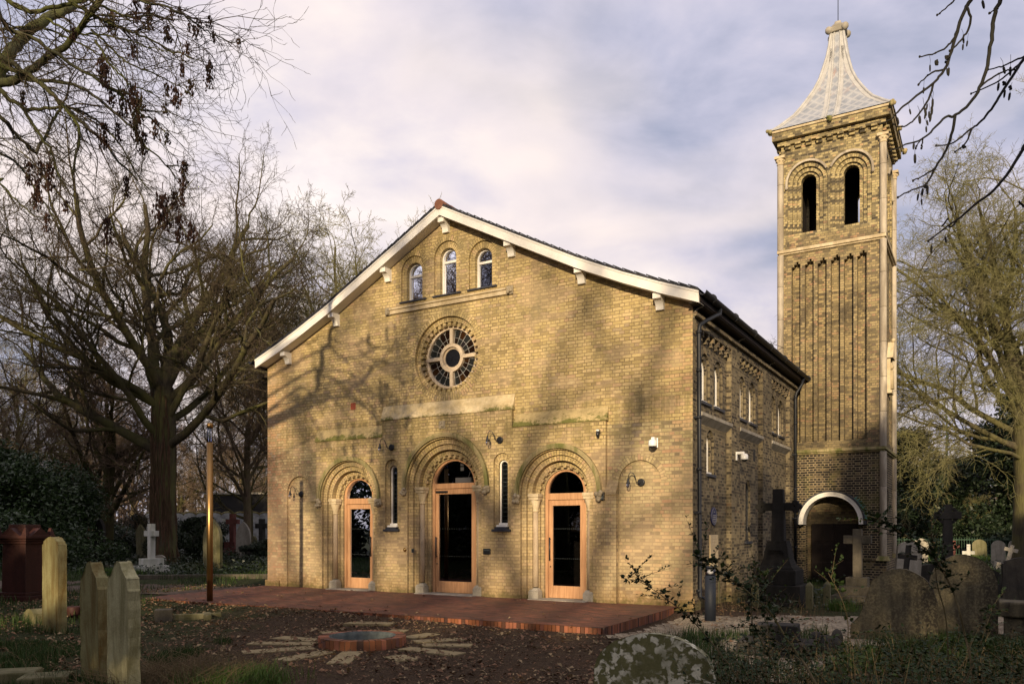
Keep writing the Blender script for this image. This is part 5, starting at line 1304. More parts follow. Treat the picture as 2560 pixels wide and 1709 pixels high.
def ash_right():
    rn = random.Random(25); base = Vector((8.5, 3.2, 0)); e = empty('ash_tree', base, 0, 'near ash tree whose dark budded twigs hang down at the top right', 'tree'); w = MB(); Y = 5.6
    w.tube([Vector((0, 0, -.2)), Vector((0, 0, 3)), Vector((-.1, .1, 5.4)), Vector((-.3, .3, 8)), Vector((-.5, .3, 11))], [.35, .28, .22, .14, .06], 12)
    def px(x, y, Y=5.6): return at(2200 + x / 2.239, y / 2.239, Y) - base
    hub = px(900, -250); w.tube([Vector((-.1, .1, 5.0)), (Vector((-.1, .1, 5.0)) + hub) / 2 + Vector((0, 0, .5)), hub], [.12, .08, .04], 8)
    hub2 = px(1150, 250); w.tube([Vector((-.05, .1, 4.2)), (Vector((-.05, .1, 4.2)) + hub2) / 2, hub2], [.09, .06, .03], 8)
    L = [([(900, -250), (600, -120), (510, 0), (480, 50), (440, 150), (400, 290), (360, 390), (300, 465), (180, 555), (100, 625), (60, 670), (0, 695)], 5.6, .016, .004), ([(490, 40), (508, 120), (480, 190), (440, 240), (390, 285)], 5.5, .009, .005), ([(435, 165), (405, 230), (360, 270), (290, 305), (222, 318)], 5.6, .008, .004),
         ([(360, 390), (290, 410), (250, 440), (215, 475)], 5.6, .007, .004), ([(300, 465), (270, 560), (230, 620), (180, 680), (120, 712), (75, 695)], 5.6, .008, .004), ([(900, -250), (760, -120), (675, 0), (640, 100), (620, 230), (600, 370), (560, 490), (500, 580), (420, 645), (370, 655), (300, 720), (240, 775), (140, 810), (60, 845)], 5.3, .016, .004),
         ([(420, 650), (400, 760), (360, 860), (310, 940), (260, 1030), (180, 1060), (100, 1105)], 5.3, .010, .004), ([(310, 940), (250, 980), (185, 1012)], 5.3, .006, .004), ([(1150, 250), (900, 250), (806, 330), (740, 430), (670, 540), (610, 630), (555, 690), (510, 720), (440, 780), (385, 810), (315, 815)], 5.8, .013, .004), ([(510, 720), (480, 800), (420, 850)], 5.8, .007, .004),
         ([(900, 260), (806, 315), (740, 345), (680, 375), (605, 390)], 5.9, .008, .004), ([(880, 280), (806, 340), (720, 410), (640, 470), (510, 525)], 6, .009, .004), ([(1150, 250), (1000, 500), (880, 700), (806, 820), (780, 870), (670, 1030), (550, 1130), (450, 1215), (380, 1265), (270, 1350)], 5.4, .016, .004), ([(350, 1265), (380, 1225)], 5.4, .006, .004),
         ([(560, 490), (620, 440), (700, 400), (760, 395)], 5.35, .007, .004), ([(480, -50), (420, 0), (380, 35), (320, 85)], 5.7, .007, .004), ([(660, 50), (635, 60), (612, 75)], 5.3, .005, .003), ([(240, 775), (235, 800), (232, 830)], 5.3, .005, .004), ([(240, 775), (215, 800), (200, 830)], 5.3, .004, .003), ([(380, 1265), (400, 1270), (425, 1240)], 5.4, .006, .005), ([(806, 1160), (780, 1130)], 5.4, .008, .006)]
    for pl, Yd, r0, r1 in L:
        pts = [px(x, y, Yd) for x, y in pl]; fine = []
        for i in range(len(pts) - 1):
            a = pts[max(0, i - 1)]; b = pts[i]; c = pts[i + 1]; d = pts[min(len(pts) - 1, i + 2)]
            for q in range(4): t = q / 4; fine.append(.5 * ((2 * b) + (c - a) * t + (2 * a - 5 * b + 4 * c - d) * t * t + (3 * b - a - 3 * c + d) * t ** 3) + Vector((rn.gauss(0, .002), rn.gauss(0, .004), rn.gauss(0, .002))))
        fine.append(pts[-1]); m = len(fine); w.tube(fine, [r0 + (r1 - r0) * i / m for i in range(m)], 7)
        for p in fine[6::5]: w.sphere(p, .0075, 6)
        w.sphere(fine[-1], .008, 6, (1, 1, 1.2))
    build('trunk', w, 'twig_black', e)
    K = [(280, 380), (245, 505), (165, 628), (95, 675), (465, 265), (490, 245), (465, 225), (375, 400), (385, 395), (220, 665), (265, 600), (255, 650), (262, 690), (295, 570), (290, 610), (275, 640), (195, 878), (215, 1100), (232, 1130), (240, 1070), (265, 1055), (728, 535), (665, 480), (700, 520), (690, 390), (730, 390), (285, 650), (258, 725), (365, 1340), (290, 1390), (572, 20), (250, 620), (188, 820)]
    g = MB()
    for z in (0,):
        prof = [(.001, .0), (.006, -.008), (.0065, -.03), (.005, -.045), (.001, -.052)]; g.lathe(prof, 0, 0, 6); g.tube([Vector((0, 0, 0)), Vector((.003, 0, .03)), Vector((-.003, 0, .06))], .0012, 3)
    first = None
    for x, y in K:
        p = px(x, y - 18, 5.55)
        if first is None: first = o = build('seed_key', g, 'twig_black', e, p)
        else: o = first.copy(); C.objects.link(o); o.parent = e; o.location = p; s = rn.uniform(.8, 1.3); o.scale = (s * 1.1, s * 1.1, s); o.rotation_euler = (rn.uniform(-.2, .2), rn.uniform(-.2, .2), rn.uniform(0, 6))
    for x, y in ((315, 355), (372, 325), (372, 350), (728, 492), (695, 465), (470, 820), (312, 345), (250, 1040)):
        s = MB()
        for i in range(5): s.sphere(px(x + rn.uniform(-7, 7), y + rn.uniform(-9, 9), 5.6), .009, 6)
        build('seed_tuft', s, 'twig_black', e)
ash_right()

# ------------------------------------------------------------------ graves and monuments
def outline(shape, w, h):
    a = w / 2
    if shape == 'round': return [(-a, -.3), (a, -.3), (a, h - a * .95)] + [(a * cos(t), h - a * .95 + a * .95 * sin(t)) for t in [pi * i / 16 for i in range(1, 16)]] + [(-a, h - a * .95)]
    if shape == 'low': # low segmental top with shoulders
        return [(-a, -.3), (a, -.3), (a, h * .62)] + [(a * cos(t), h * .62 + h * .38 * sin(t)) for t in [pi * i / 18 for i in range(1, 18)]] + [(-a, h * .62)]
    if shape == 'gothic':
        R_ = w * 1.25; pts = []
        top = sqrt(R_ ** 2 - (R_ - a) ** 2)
        for i in range(9): y = top * i / 8; x = sqrt(max(0, R_ ** 2 - y ** 2)) - (R_ - a); pts.append((x, h - top + y))
        return [(-a, -.3), (a, -.3)] + pts + [(-x, y) for x, y in reversed(pts[:-1])]
    if shape == 'ogee':
        pts = [(a, h - .30), (a * .93, h - .27), (a * .86, h - .17), (a * .62, h - .13), (a * .42, h - .08), (a * .25, h - .015), (a * .12, h)]
        return [(-a, -.3), (a, -.3)] + pts + [(-x, y) for x, y in reversed(pts)]
    if shape == 'shoulder':
        return [(-a, -.3), (a, -.3), (a, h - .13), (a * .88, h - .13), (a * .82, h - .08)] + [(a * .66 * cos(t), h - .08 + .08 * sin(t)) for t in [pi * i / 10 for i in range(1, 10)]] + [(-a * .82, h - .08), (-a * .88, h - .13), (-a, h - .13)]
    if shape == 'slope':
        return [(-a * 1.35, -.3), (a, -.3), (a, h * .55)] + [(a * cos(t) * .95, h * .55 + h * .45 * sin(t)) for t in [pi * i / 16 for i in range(1, 14)]] + [(-a * .9, h * .62), (-a * 1.1, h * .35), (-a * 1.35, h * .22)]
def headstone(px, Y, w, h, t, shape, m, rz, label, tilt=0, group=None, edge=None, name='headstone', lean=0):
    x = (px - 1280) / 2000 * Y; mb = MB(); ol = []
    base_ = outline(shape, w, h)
    for (a0, b0), (a1, b1) in zip(base_, base_[1:] + base_[:1]):
        n_ = max(1, int(math.hypot(a1 - a0, b1 - b0) / .09)) if Y < 20 and b0 + b1 > -.2 else 1
        for q in range(n_): f = q / n_; ol.append((a0 + (a1 - a0) * f + (R.gauss(0, .0035) if Y < 20 else 0), b0 + (b1 - b0) * f + (R.gauss(0, .0035) if Y < 20 else 0)))
    mb.prism(ol, -t / 2, t / 2)
    if edge:
        mb2 = mb
    o = build(name, mb, m, None, (x, Y, gz(x, Y)), bevel=.012 if Y < 20 else 0); o.rotation_euler = (radians(tilt), radians(lean), radians(rz)); tag(o, label, 'gravestone', group); return o
headstone(309, 8.35, .50, 1.40, .11, 'ogee', 'algae_pale_stone', -41, 'brighter yellow-green headstone, right one of the near left pair', edge=1)
headstone(240, 9.1, .48, 1.36, .11, 'ogee', 'algae_stone', -40, 'orange and green stained headstone, left one of the near left pair', lean=-2)
headstone(136, 13.6, .62, 1.62, .13, 'shoulder', 'algae_stone', -38, 'tall algae-striped headstone beside the red granite pedestal')
headstone(194, 41, .62, 1.85, .13, 'gothic', 'algae_dim_stone', -38, 'slim pointed pale green headstone between tall striped headstone and dark one')
headstone(250, 38, .7, 2.1, .14, 'gothic', 'dark_stone', -30, 'tall dark pointed headstone leaning slightly, left of the white cross')
headstone(355, 42, .7, 1.9, .13, 'gothic', 'algae_dim_stone', -30, 'dim green headstone directly left of the white stone cross', lean=-4)
headstone(406, 42, .75, 2.15, .13, 'gothic', 'algae_dim_stone', -30, 'dim green headstone leaning right, behind the white stone cross', lean=8)
headstone(172, 43, .5, .8, .12, 'gothic', 'dark_stone', -30, 'small dark leaning stone beside the slim pointed headstone', lean=6)
headstone(399, 34, .5, .5, .2, 'shoulder', 'grey_stone', 10, 'small wedge-shaped grey stone right of the white cross plinth')
headstone(532, 31.5, .82, 2.0, .16, 'gothic', 'algae_dim_stone', -20, 'broad dark green headstone behind the bronze lamp column')
headstone(609, 44.5, .85, 2.05, .16, 'gothic', 'grey_stone', -12, 'pale headstone with pointed top near the chapel left corner')
headstone(502, 45, .5, .95, .13, 'shoulder', 'white_marble', 0, 'small inscribed pale stone with a round finial left of the lamp column')
headstone(683, 48, .6, 1.4, .14, 'round', 'grey_stone', -20, 'pale rounded stone peeping out at the chapel left corner')
headstone(310, 62, .6, 1.9, .14, 'gothic', 'algae_dim_stone', -30, 'distant slim headstone between the dark one and the white cross')
headstone(325, 66, .6, .8, .2, 'round', 'white_marble', -30, 'distant small whitish stone left of the white cross')
headstone(95, 14.6, .5, .28, .3, 'shoulder', 'algae_dim_stone', -38, 'low block stone between granite pedestal and striped headstone')
headstone(2250, 12.2, 1.02, 1.12, .14, 'slope', 'dark_lichen_stone', -28, 'wide lichen-spotted headstone with sloping left shoulder, front one of the pair')
headstone(2407, 12.9, .96, 1.36, .14, 'low', 'dark_lichen_stone', -22, 'tall round-topped headstone behind and right of the sloping one')
headstone(1632, 6.5, .98, .90, .15, 'low', 'lichen_stone', -22, 'near round-topped headstone with white lichen blotches at the bottom', tilt=-4)
headstone(2265, 21.5, .62, 1.42, .16, 'shoulder', 'grey_stone', -10, 'pale broad stone behind the dark leaning cross', lean=4)
headstone(2496, 37, .56, 1.15, .14, 'round', 'grey_stone', -25, 'pale round-topped stone furthest right but one')
headstone(2543, 35, .66, 1.3, .14, 'ogee', 'grey_stone', -25, 'pale shouldered headstone near the right edge')
headstone(2556, 17, .75, 1.15, .14, 'shoulder', 'dark_stone', -20, 'dark slab headstone cut by the right edge')
headstone(2325, 24, .9, .62, .5, 'shoulder', 'dark_stone', -20, 'low dark block tomb between the dark cross and the ringed cross')
for i, (px_, Y_, h_) in enumerate([(2470, 24, .5), (2487, 20, .38), (2500, 17, .30)]): headstone(px_, Y_, .6, h_, .4, 'shoulder', 'dark_stone', -20 + 7 * i, ['low dark kerb stone furthest back right of the tall round-topped headstone', 'middle low dark kerb stone right of the tall round-topped headstone', 'nearest low dark kerb stone before the right edge slab'][i])

FS = [(120, 58, .6, 1.2, 'gothic', 'distant grey stone just right of the striped headstone, far back'), (150, 70, .7, 1.3, 'round', 'distant round-topped stone left of the slim pale green headstone'), (268, 55, .6, 1.3, 'gothic', 'distant pale stone right of the tall dark headstone'), (290, 60, .6, 1.1, 'round', 'distant round stone midway between dark headstone and white cross'), (340, 58, .6, 1.6, 'gothic', 'distant pointed stone touching the left of the white cross'), (430, 56, .6, 1.2, 'round', 'distant round stone right of the thick trunk foot'),
      (450, 62, .6, 1.5, 'gothic', 'distant pointed stone halfway from trunk to lamp column'), (478, 54, .55, 1.1, 'shoulder', 'distant pale stone left of the small finial stone'), (548, 56, .6, 1.3, 'round', 'distant round stone just right of the lamp column'), (635, 56, .6, 1.2, 'round', 'distant round stone between pointed pale headstone and dark cross'), (2300, 40, .7, 1.2, 'round', 'distant round stone left of the ringed cross'), (2450, 44, .7, 1.1, 'round', 'distant round stone before the railings right of the white cross')]
for px_, Y_, w_, h_, sh_, lb_ in FS: headstone(px_, Y_, w_, h_, .14, sh_, ['grey_stone', 'algae_dim_stone'][int(px_ / 10) % 2], -28, lb_, lean=R.uniform(-5, 5), group='distant gravestones')
def cross(px, Y, H, aw, t, m, rz, label, base=(), armz=.72, lean=0, foot=0, wheel=0, bw=0, name='stone_cross', taper=.0):
    x = (px - 1280) / 2000 * Y; e = empty(name, (x, Y, gz(x, Y)), radians(rz), label, 'cross'); e.rotation_euler = (0, radians(lean), radians(rz))
    z = 0
    b = MB()
    for w, h in base: b.box(-w / 2, w / 2, -w / 2, w / 2, z - (.3 if z == 0 else 0), z + h); z += h
    if base: build('plinth', b, m, e, bevel=.012)
    s = MB(); hh = H - z; s.box(-t / 2 - taper, t / 2 + taper, -t / 2, t / 2, z - (.3 if not base else 0), H, taper=taper)
    az = z + hh * armz; s.box(-aw / 2, aw / 2, -t * .46, t * .46, az - t * .5, az + t * .5)
    if wheel:
        n = 24
        for i in range(n): M = Matrix.Translation((0, 0, az)) @ Matrix.Rotation(2 * pi * i / n, 4, 'Y'); s.box(wheel - .045, wheel + .045, -t * .3, t * .3, -.055, .055, M)
    build('shaft', s, m, e, bevel=.01); return e
cross(378.5, 29.4, 1.83, .66, .20, 'white_marble', -33, 'white stone cross on a two-step plinth in the left graveyard', [(.92, .30), (.62, .26)])
cross(582, 50, 2.6, .85, .30, 'red_cross_stone', -15, 'tall red granite cross right of the lamp column', [(1.0, .45), (.75, .4)])
cross(655, 44, 2.2, .75, .26, 'dark_stone', -20, 'dark grey stone cross close to the chapel left corner', [(1.3, .35), (.9, .45)])
cross(559, 58, 2.4, .55, .18, 'white_marble', -15, 'slender white stone cross between lamp column and red cross', [(.6, .3)])
cross(224, 60, 2.4, .3, .22, 'red_cross_stone', -20, 'distant reddish cross left of the tall dark headstone', [])
cross(246, 62, 3.2, .5, .26, 'algae_stone', -20, 'distant mossy cross above the tall dark headstone', [])
cross(2144, 19.3, 1.78, .62, .20, 'edge_stone', -31, 'grey stone cross on steps in front of the tower door', [(1.05, .2), (.75, .22), (.48, .2)], armz=.78)
cross(2255, 19.2, 1.42, .42, .12, 'dark_stone', -31, 'small dark leaning cross right of the tower base', [], lean=6, armz=.8)
cross(2369, 24, 2.42, .72, .22, 'dark_stone', -22, 'tall dark ringed stone cross behind the round-topped headstone', [(.9, .3), (.6, .3)], wheel=.24, armz=.82, taper=.04)
cross(2421, 36, 1.0, .50, .15, 'white_marble', -25, 'small bright white cross in front of the railings', [], armz=.62)
cross(2385, 40, 1.1, .5, .13, 'red_cross_stone', -25, 'small reddish cross behind the ringed cross', [])
cross(2513, 33, 1.05, .5, .15, 'grey_stone', -25, 'pale leaning cross on a rock between two right-hand stones', [(.8, .25)], lean=14, armz=.75)
def monument():
    x, y = 6.2, 18.6; e = empty('cross_monument', (x, y, gz(x, y) - .05), -TH, 'tall black stone cross monument with flared pedestal and steps before the tower', 'monument')
    b = MB(); k = y / 17.7
    for w, z0, z1 in ((1.35, -.2, .14), (1.18, .14, .52), (.94, .52, .86)): b.box(-w / 2, w / 2, -w / 2, w / 2, z0, z1)
    build('steps', b, 'black_granite', e, bevel=.02)
    p = MB(); prof = [(.86, .41), (.90, .40), (.96, .34), (1.1, .29), (1.3, .255), (1.46, .23)]
    for (z0, h0), (z1, h1) in zip(prof, prof[1:]):
        for q in range(4):
            M = Matrix.Rotation(q * pi / 2, 4, 'Z'); p.face([M @ Vector(v_) for v_ in ((-h0, -h0, z0), (h0, -h0, z0), (h1, -h1, z1), (-h1, -h1, z1))])
    p.box(-.22, .22, -.22, .22, 1.45, 1.52)
    for r_ in range(7):
        xx = -.16 + .03 * (r_ % 2)
        while xx < .14: l_ = R.uniform(.02, .05); yy = -(.30 - r_ * .008) ; p.box(xx, xx + l_, yy - .004, yy + .05, 1.30 - r_ * .045, 1.315 - r_ * .045); xx += l_ + .015
    build('pedestal', p, 'black_granite', e)
    s = MB(); s.box(-.15, .15, -.13, .13, 1.5, 2.72, taper=.035); s.box(-.36, .36, -.085, .085, 2.22, 2.40)
    for sx in (-1, 1):
        for dz in (-.08, .08): s.lathe([(.07, -.09), (.07, .09)], 0, 0, 14, M=Matrix.Translation((sx * .38, 0, 2.31 + dz)) @ Matrix.Rotation(pi / 2, 4, 'X'))
        s.lathe([(.07, -.09), (.07, .09)], 0, 0, 14, M=Matrix.Translation((sx * .45, 0, 2.31)) @ Matrix.Rotation(pi / 2, 4, 'X'))
    build('cross', s, 'black_granite', e, bevel=.012)
monument()
def posts():
    P_ = [(5.35, 17.6), (6.45, 17.35), (7.05, 17.9), (4.75, 18.6)]; lab = ['short stone post with chain, left of the black monument steps', 'short stone post with chain, front one right of the monument steps', 'short stone post with chain, rear one right of the monument steps', 'short stone post half hidden behind the monument near the wall']
    for (x, y), l in zip(P_, lab):
        m = MB(); m.box(-.07, .07, -.07, .07, -.2, .50); m.box(-.07, .07, -.07, .07, .5, .58, taper=.06); tag(build('stone_post', m, 'algae_dim_stone', None, (x, y, gz(x, y)), bevel=.01), l, 'post', 'short stone posts round the black monument').rotation_euler = (0, 0, -TH)
    c = MB()
    a, b = Vector((*P_[1], .42)), Vector((*P_[2], .42))
    for i in range(22):
        t = i / 21; p = a.lerp(b, t) - Vector((0, 0, .14 * 4 * t * (1 - t))); M = Matrix.Translation(p) @ Matrix.Rotation(i % 2 * pi / 2, 4, 'X')
        c.tube([M @ Vector((.022 * cos(q), .013 * sin(q), 0)) for q in [2 * pi * j / 8 for j in range(9)]], .004, 4)
    tag(build('chain', c, 'steel'), 'sagging metal chain between the two short posts right of the monument', 'chain')
posts()
def pedestal():
    x, y = -10.9, 17.9; e = empty('granite_pedestal', (x, y, gz(x, y)), radians(-12), 'red granite pedestal tomb with gabled cap at the left edge', 'monument'); e.scale = (.80, .80, .97)
    b = MB(); b.box(-.48, .48, -.48, .48, -.3, .12); b.box(-.44, .44, -.44, .44, .12, .2); build('base', b, 'red_granite', e, bevel=.015)
    s = MB(); s.box(-.39, .39, -.39, .39, .2, 1.32, taper=.02); s.box(-.42, .42, -.42, .42, 1.30, 1.36); s.box(-.46, .46, -.46, .46, 1.36, 1.42); build('shaft', s, 'red_granite', e, bevel=.012)
    c = MB(); c.box(-.53, .53, -.53, .53, 1.42, 1.49); g = [(-.30, 1.49), (.30, 1.49), (0, 1.66)]; c.prism(g, -.52, .52); M = Matrix.Rotation(pi / 2, 4, 'Z'); c.prism(g, -.52, .52, M=M)
    for sx in (-1, 1):
        for sy in (-1, 1): c.box(min(sx * .36, sx * .52), max(sx * .36, sx * .52), min(sy * .36, sy * .52), max(sy * .36, sy * .52), 1.49, 1.66, taper=.05)
    c.box(-.30, .30, -.30, .30, 1.49, 1.74, taper=.03); build('cap', c, 'red_granite', e, bevel=.01)
pedestal()
def tomb():
    x, y = 3.62, 10.9; e = empty('chest_tomb', (x, y, gz(x, y)), radians(-24), 'low dark stepped tomb lying in brambles in front of the gravel path', 'tomb')
    b = MB(); b.box(-.50, .50, -.33, .33, -.2, .20); build('lower_block', b, 'dark_stone', e, bevel=.02); b = MB(); b.box(-.28, .28, -.22, .22, .2, .42, taper=.01); build('upper_block', b, 'dark_stone', e, bevel=.015)
    m = MB(); m.sphere((0, 0, .10), .2, 9, (1.3, .8, .9)); m.sphere((.16, .05, .2), .13, 8, (.7, .7, 1.2)); m.sphere((-.14, 0, .22), .11, 8)
    tag(build('broken_stone', m, 'dark_stone', None, (4.35, 11.05, gz(4.35, 11.05)), bevel=0), 'broken lump of carved stone beside the low stepped tomb', 'stone')
    u = MB(); u.box(-.22, .22, -.22, .22, -.2, .42); u.box(-.28, .28, -.28, .28, .42, .66, taper=-.02); o = build('stone_pedestal', u, 'dark_lichen_stone', None, (7.95, 12.5, gz(7.95, 12.5)), bevel=.03); o.rotation_euler = (0, 0, -.5); tag(o, 'squat broken pedestal stone at the right edge with rough capital', 'monument')
    f = MB(); f.box(-.16, .16, -.16, .16, -.1, .24); e = empty('fallen_cross', (-6.75, 15.5, gz(-6.75, 15.5)), radians(22), 'fallen stone cross lying on the ground near the lamp column', 'cross'); build('base_block', f, 'edge_stone', e, bevel=.015)
    f = MB(); f.box(.17, 1.05, -.07, .07, .0, .13); f.box(.72, .86, -.32, .32, .002, .125); build('shaft', f, 'algae_dim_stone', e, bevel=.01)
    for i, (px_, py, rz, l, lab) in enumerate([(500, 1446, 8, 4.6, 'long low stone kerb in front of the white cross lawn'), (300, 1420, 20, 2.4, 'low stone kerb behind the near left pair'), (455, 1400, 15, 2.2, 'low kerb stone right of the white cross plinth')]):
        X, Y = grd(px_, py, 0); k = MB(); k.box(-l / 2, l / 2, -.09, .09, -.2, .13); o = build('kerb_stone', k, 'edge_stone', None, (X, Y, gz(X, Y)), bevel=.02); o.rotation_euler = (0, 0, radians(rz)); tag(o, lab, 'kerb')
    for i, (px_, py, w, h, lab) in enumerate([(30, 1690, .55, .12, 'flat mossy slab at the bottom left edge'), (115, 1700, .5, .10, 'flat mossy slab at the bottom, right of the edge slab'), (185, 1540, .25, .22, 'small dark red pot beside the striped headstone foot')]):
        X, Y = grd(px_, py, -.1); k = MB(); (k.lathe([(.10, -.1), (.13, .2), (.12, .22)], 0, 0, 16) if i == 2 else k.box(-w / 2, w / 2, -.2, .2, -.1, h)); o = build('flower_pot' if i == 2 else 'stone_slab', k, 'red_granite' if i == 2 else 'algae_dim_stone', None, (X, Y, gz(X, Y)), bevel=0 if i == 2 else .02); o.rotation_euler = (0, 0, .3); tag(o, lab, 'pot' if i == 2 else 'slab')
tomb()

# ------------------------------------------------------------------ street furniture
def furniture():
    e = empty('lamp_column', (-6.78, 17.95, 0), 0, 'slim bronze lamp column standing on the left end of the brick terrace', 'lamp')
    b = MB(); b.lathe([(.066, -.2), (.066, 3.55)], 0, 0, 28); build('column', b, 'bronze', e); g = MB(); g.lathe([(.062, 3.55), (.062, 3.88)], 0, 0, 24); build('lens', g, 'clear_glass', e)
    c = MB(); c.lathe([(.02, 3.55), (.02, 3.88)], 0, 0, 12); build('core', c, 'steel', e); c = MB(); c.lathe([(.066, 3.88), (.066, 3.985), (.03, 3.99)], 0, 0, 28); build('cap', c, 'bronze', e)
    e = empty('bollard_light', (3.68, 14.85, gz(3.68, 14.85)), 0, 'dark cylindrical bollard light by the chapel right corner', 'bollard')
    b = MB(); b.lathe([(.102, -.1), (.102, .86)], 0, 0, 28); build('body', b, 'bollard_paint', e); g = MB(); g.lathe([(.095, .86), (.095, 1.0)], 0, 0, 24); build('lens', g, 'clear_glass', e); c = MB(); c.lathe([(.09, .86), (.03, .99)], 0, 0, 24); build('reflector', c, 'lens_glass', e); c = MB(); c.lathe([(.10, 1.0), (.10, 1.03)], 0, 0, 28); build('cap', c, 'bollard_paint', e)
    cx_, cy_ = -2.26, 12.1; zg = gz(cx_, cy_); e = empty('fire_pit', (cx_, cy_, 0), 0, 'round red brick fire pit with metal bowl in the court', 'fire pit')
    m = MB(); n = 46
    for i in range(n):
        a0, a1 = 2 * pi * i / n, 2 * pi * (i + .9) / n; d = R.uniform(-.006, .006); P = lambda r, a, z: (r * cos(a), r * sin(a), z); r0, r1, zt = .50, .65 + d, 0.0 + d
        c_ = [P(r0, a0, zt), P(r1, a0, zt), P(r1, a1, zt), P(r0, a1, zt)]; l_ = [(q[0], q[1], -.35) for q in c_]; u = i * .43
        m.face(c_, [(u, .01), (u, .06), (u + .1, .06), (u + .1, .01)]); m.face([c_[1], l_[1], l_[2], c_[2]], [(u + .02, .01), (u + .18, .01), (u + .18, .06), (u + .02, .06)]); m.face([c_[0], c_[3], l_[3], l_[0]], [(u, .01), (u + .1, .01), (u + .1, .06), (u, .06)]); m.face([c_[0], l_[0], l_[1], c_[1]]); m.face([c_[2], l_[2], l_[3], c_[3]])
    build('brick_ring', m, 'red_brick', e); m = MB(); m.lathe([(.642, -.006), (.642, -.2)], 0, 0, 40, cap=False); build('mortar', m, 'edge_stone', e)
    b = MB(); b.lathe([(.50, .004), (.485, .004), (.475, -.06), (.43, -.20), (.25, -.30), (.001, -.32)], 0, 0, 40, cap=False); build('bowl', b, 'bowl_metal', e)
    angs = [176, -154, -118, -90, -60, -33, -4, 22, 53, 78, 97, 120, 152]; rr_ = [(.72, 1.75), (.74, 1.74), (.8, 1.72), (.75, 1.73), (1.3, 1.75), (.82, 1.83), (.9, 1.66), (.8, 1.62), (.95, 1.58), (1.40, 1.70), (1.85, 2.7), (1.0, 1.75), (.84, 1.72)]
    SL = ['pointing straight left', 'pointing left and slightly toward the viewer', 'pointing to the near left', 'nearest the viewer', 'short half-buried one at the near right', 'pointing right and toward the viewer', 'pointing straight right', 'pointing right and slightly away', 'pointing to the far right behind the rim', 'small one tucked between pit and terrace', 'loose one lying parallel to the terrace edge', 'half-buried one pointing to the far left', 'pointing left and slightly away']
    for i, (a, (r0, r1)) in enumerate(zip(angs, rr_)):
        a_ = radians(a); rc = (r0 + r1) / 2; X, Y = cx_ + rc * cos(a_), cy_ + rc * sin(a_); w = .15; m = MB()
        if i == 10: m.box(-.45, .45, -.17, .17, -.05, .022)
        else: m.box(-(r1 - r0) / 2, (r1 - r0) / 2, -w, w, -.05, .020)
        o = build('paving_slab', m, 'paving_slab', None, (X, Y, gz(X, Y)), bevel=.006); o.rotation_euler = (R.uniform(-.01, .01), R.uniform(-.01, .01), a_ if i != 10 else radians(-10)); tag(o, 'flat yellowish stone slab by the fire pit, ' + SL[i], 'slab', 'stone slabs laid like rays around the fire pit')
    # far left: rough wall and dark building with fan units
    Y = 60; w = MB(); n = 16
    for i in range(n):
        x0 = -27.5 + i * .95; w.prism([(x0, -.3), (x0 + .95, -.3), (x0 + .95, 2.62)] + [(x0 + .475 + .475 * cos(t), 2.62 + .22 * sin(t)) for t in [pi * j / 6 for j in range(1, 6)]] + [(x0, 2.62)], Y, Y + .3)
    wl = build('boundary_wall', w, 'rough_wall'); tag(wl, 'pale rough boundary wall with scalloped mossy top at the left', 'wall')
    w = MB()
    for i in range(n):
        x0 = -27.5 + i * .95
        w.tube([Vector((x0 + .475 + .475 * cos(t), Y + .1, 2.66 + .22 * sin(t))) for t in [pi * j / 6 for j in range(7)]], .10, 6)
    build('coping', w, 'algae_stone', wl)
    e = empty('dark_building', (-21.5, 68, 0), 0, 'low black building with fan units behind the pale wall', 'building'); b = MB(); b.box(-4.5, 6.5, 0, 6, 0, 4.6); build('wall', b, 'grey_cladding', e); b = MB(); b.box(-4.7, 6.7, -.2, 6.2, 4.6, 4.75); build('roof', b, 'grey_stone', e)
    for i, xx in enumerate((1.3, 2.6)):
        b = MB(); b.box(xx, xx + .95, -.4, 0, 2.9, 4.2); u = build('fan_unit', b, 'grey_stone', e); f = MB()
        for zz in (3.2, 3.85): f.lathe([(.25, 0), (.25, .02), (.08, .03)], 0, 0, 16, M=Matrix.Translation((xx + .45, -.4, zz)) @ Matrix.Rotation(pi / 2, 4, 'X'))
        build('fan', f, 'black_metal', u)
    b = MB(); b.box(-.6, 1.2, -1, -.3, 2.2, 2.9, taper=.15); build('shed_roof', b, 'white_plastic', e)
    r = MB(); Y = 46
    for i in range(90): xx = 20 + i * .15; r.box(xx, xx + .02, Y, Y + .02, 0, 1.15)
    for zz in (.15, 1.0): r.box(20, 33.5, Y - .01, Y + .03, zz, zz + .04)
    tag(build('iron_railing', r, 'green_paint'), 'thin dark green iron railings behind the right-hand graves', 'fence')
    e = empty('street_lamp', G(2367, 60), 0, 'tall thin green lamp post behind the ringed cross', 'lamp'); b = MB(); b.lathe([(.11, 0), (.10, 4), (.06, 10.2)], 0, 0, 10); build('post', b, 'green_paint', e); b = MB(); b.tube([Vector((-.5, 0, 10.1)), Vector((0, 0, 10.3)), Vector((1.4, 0, 10.5))], .05, 6); build('arm', b, 'green_paint', e)
furniture()

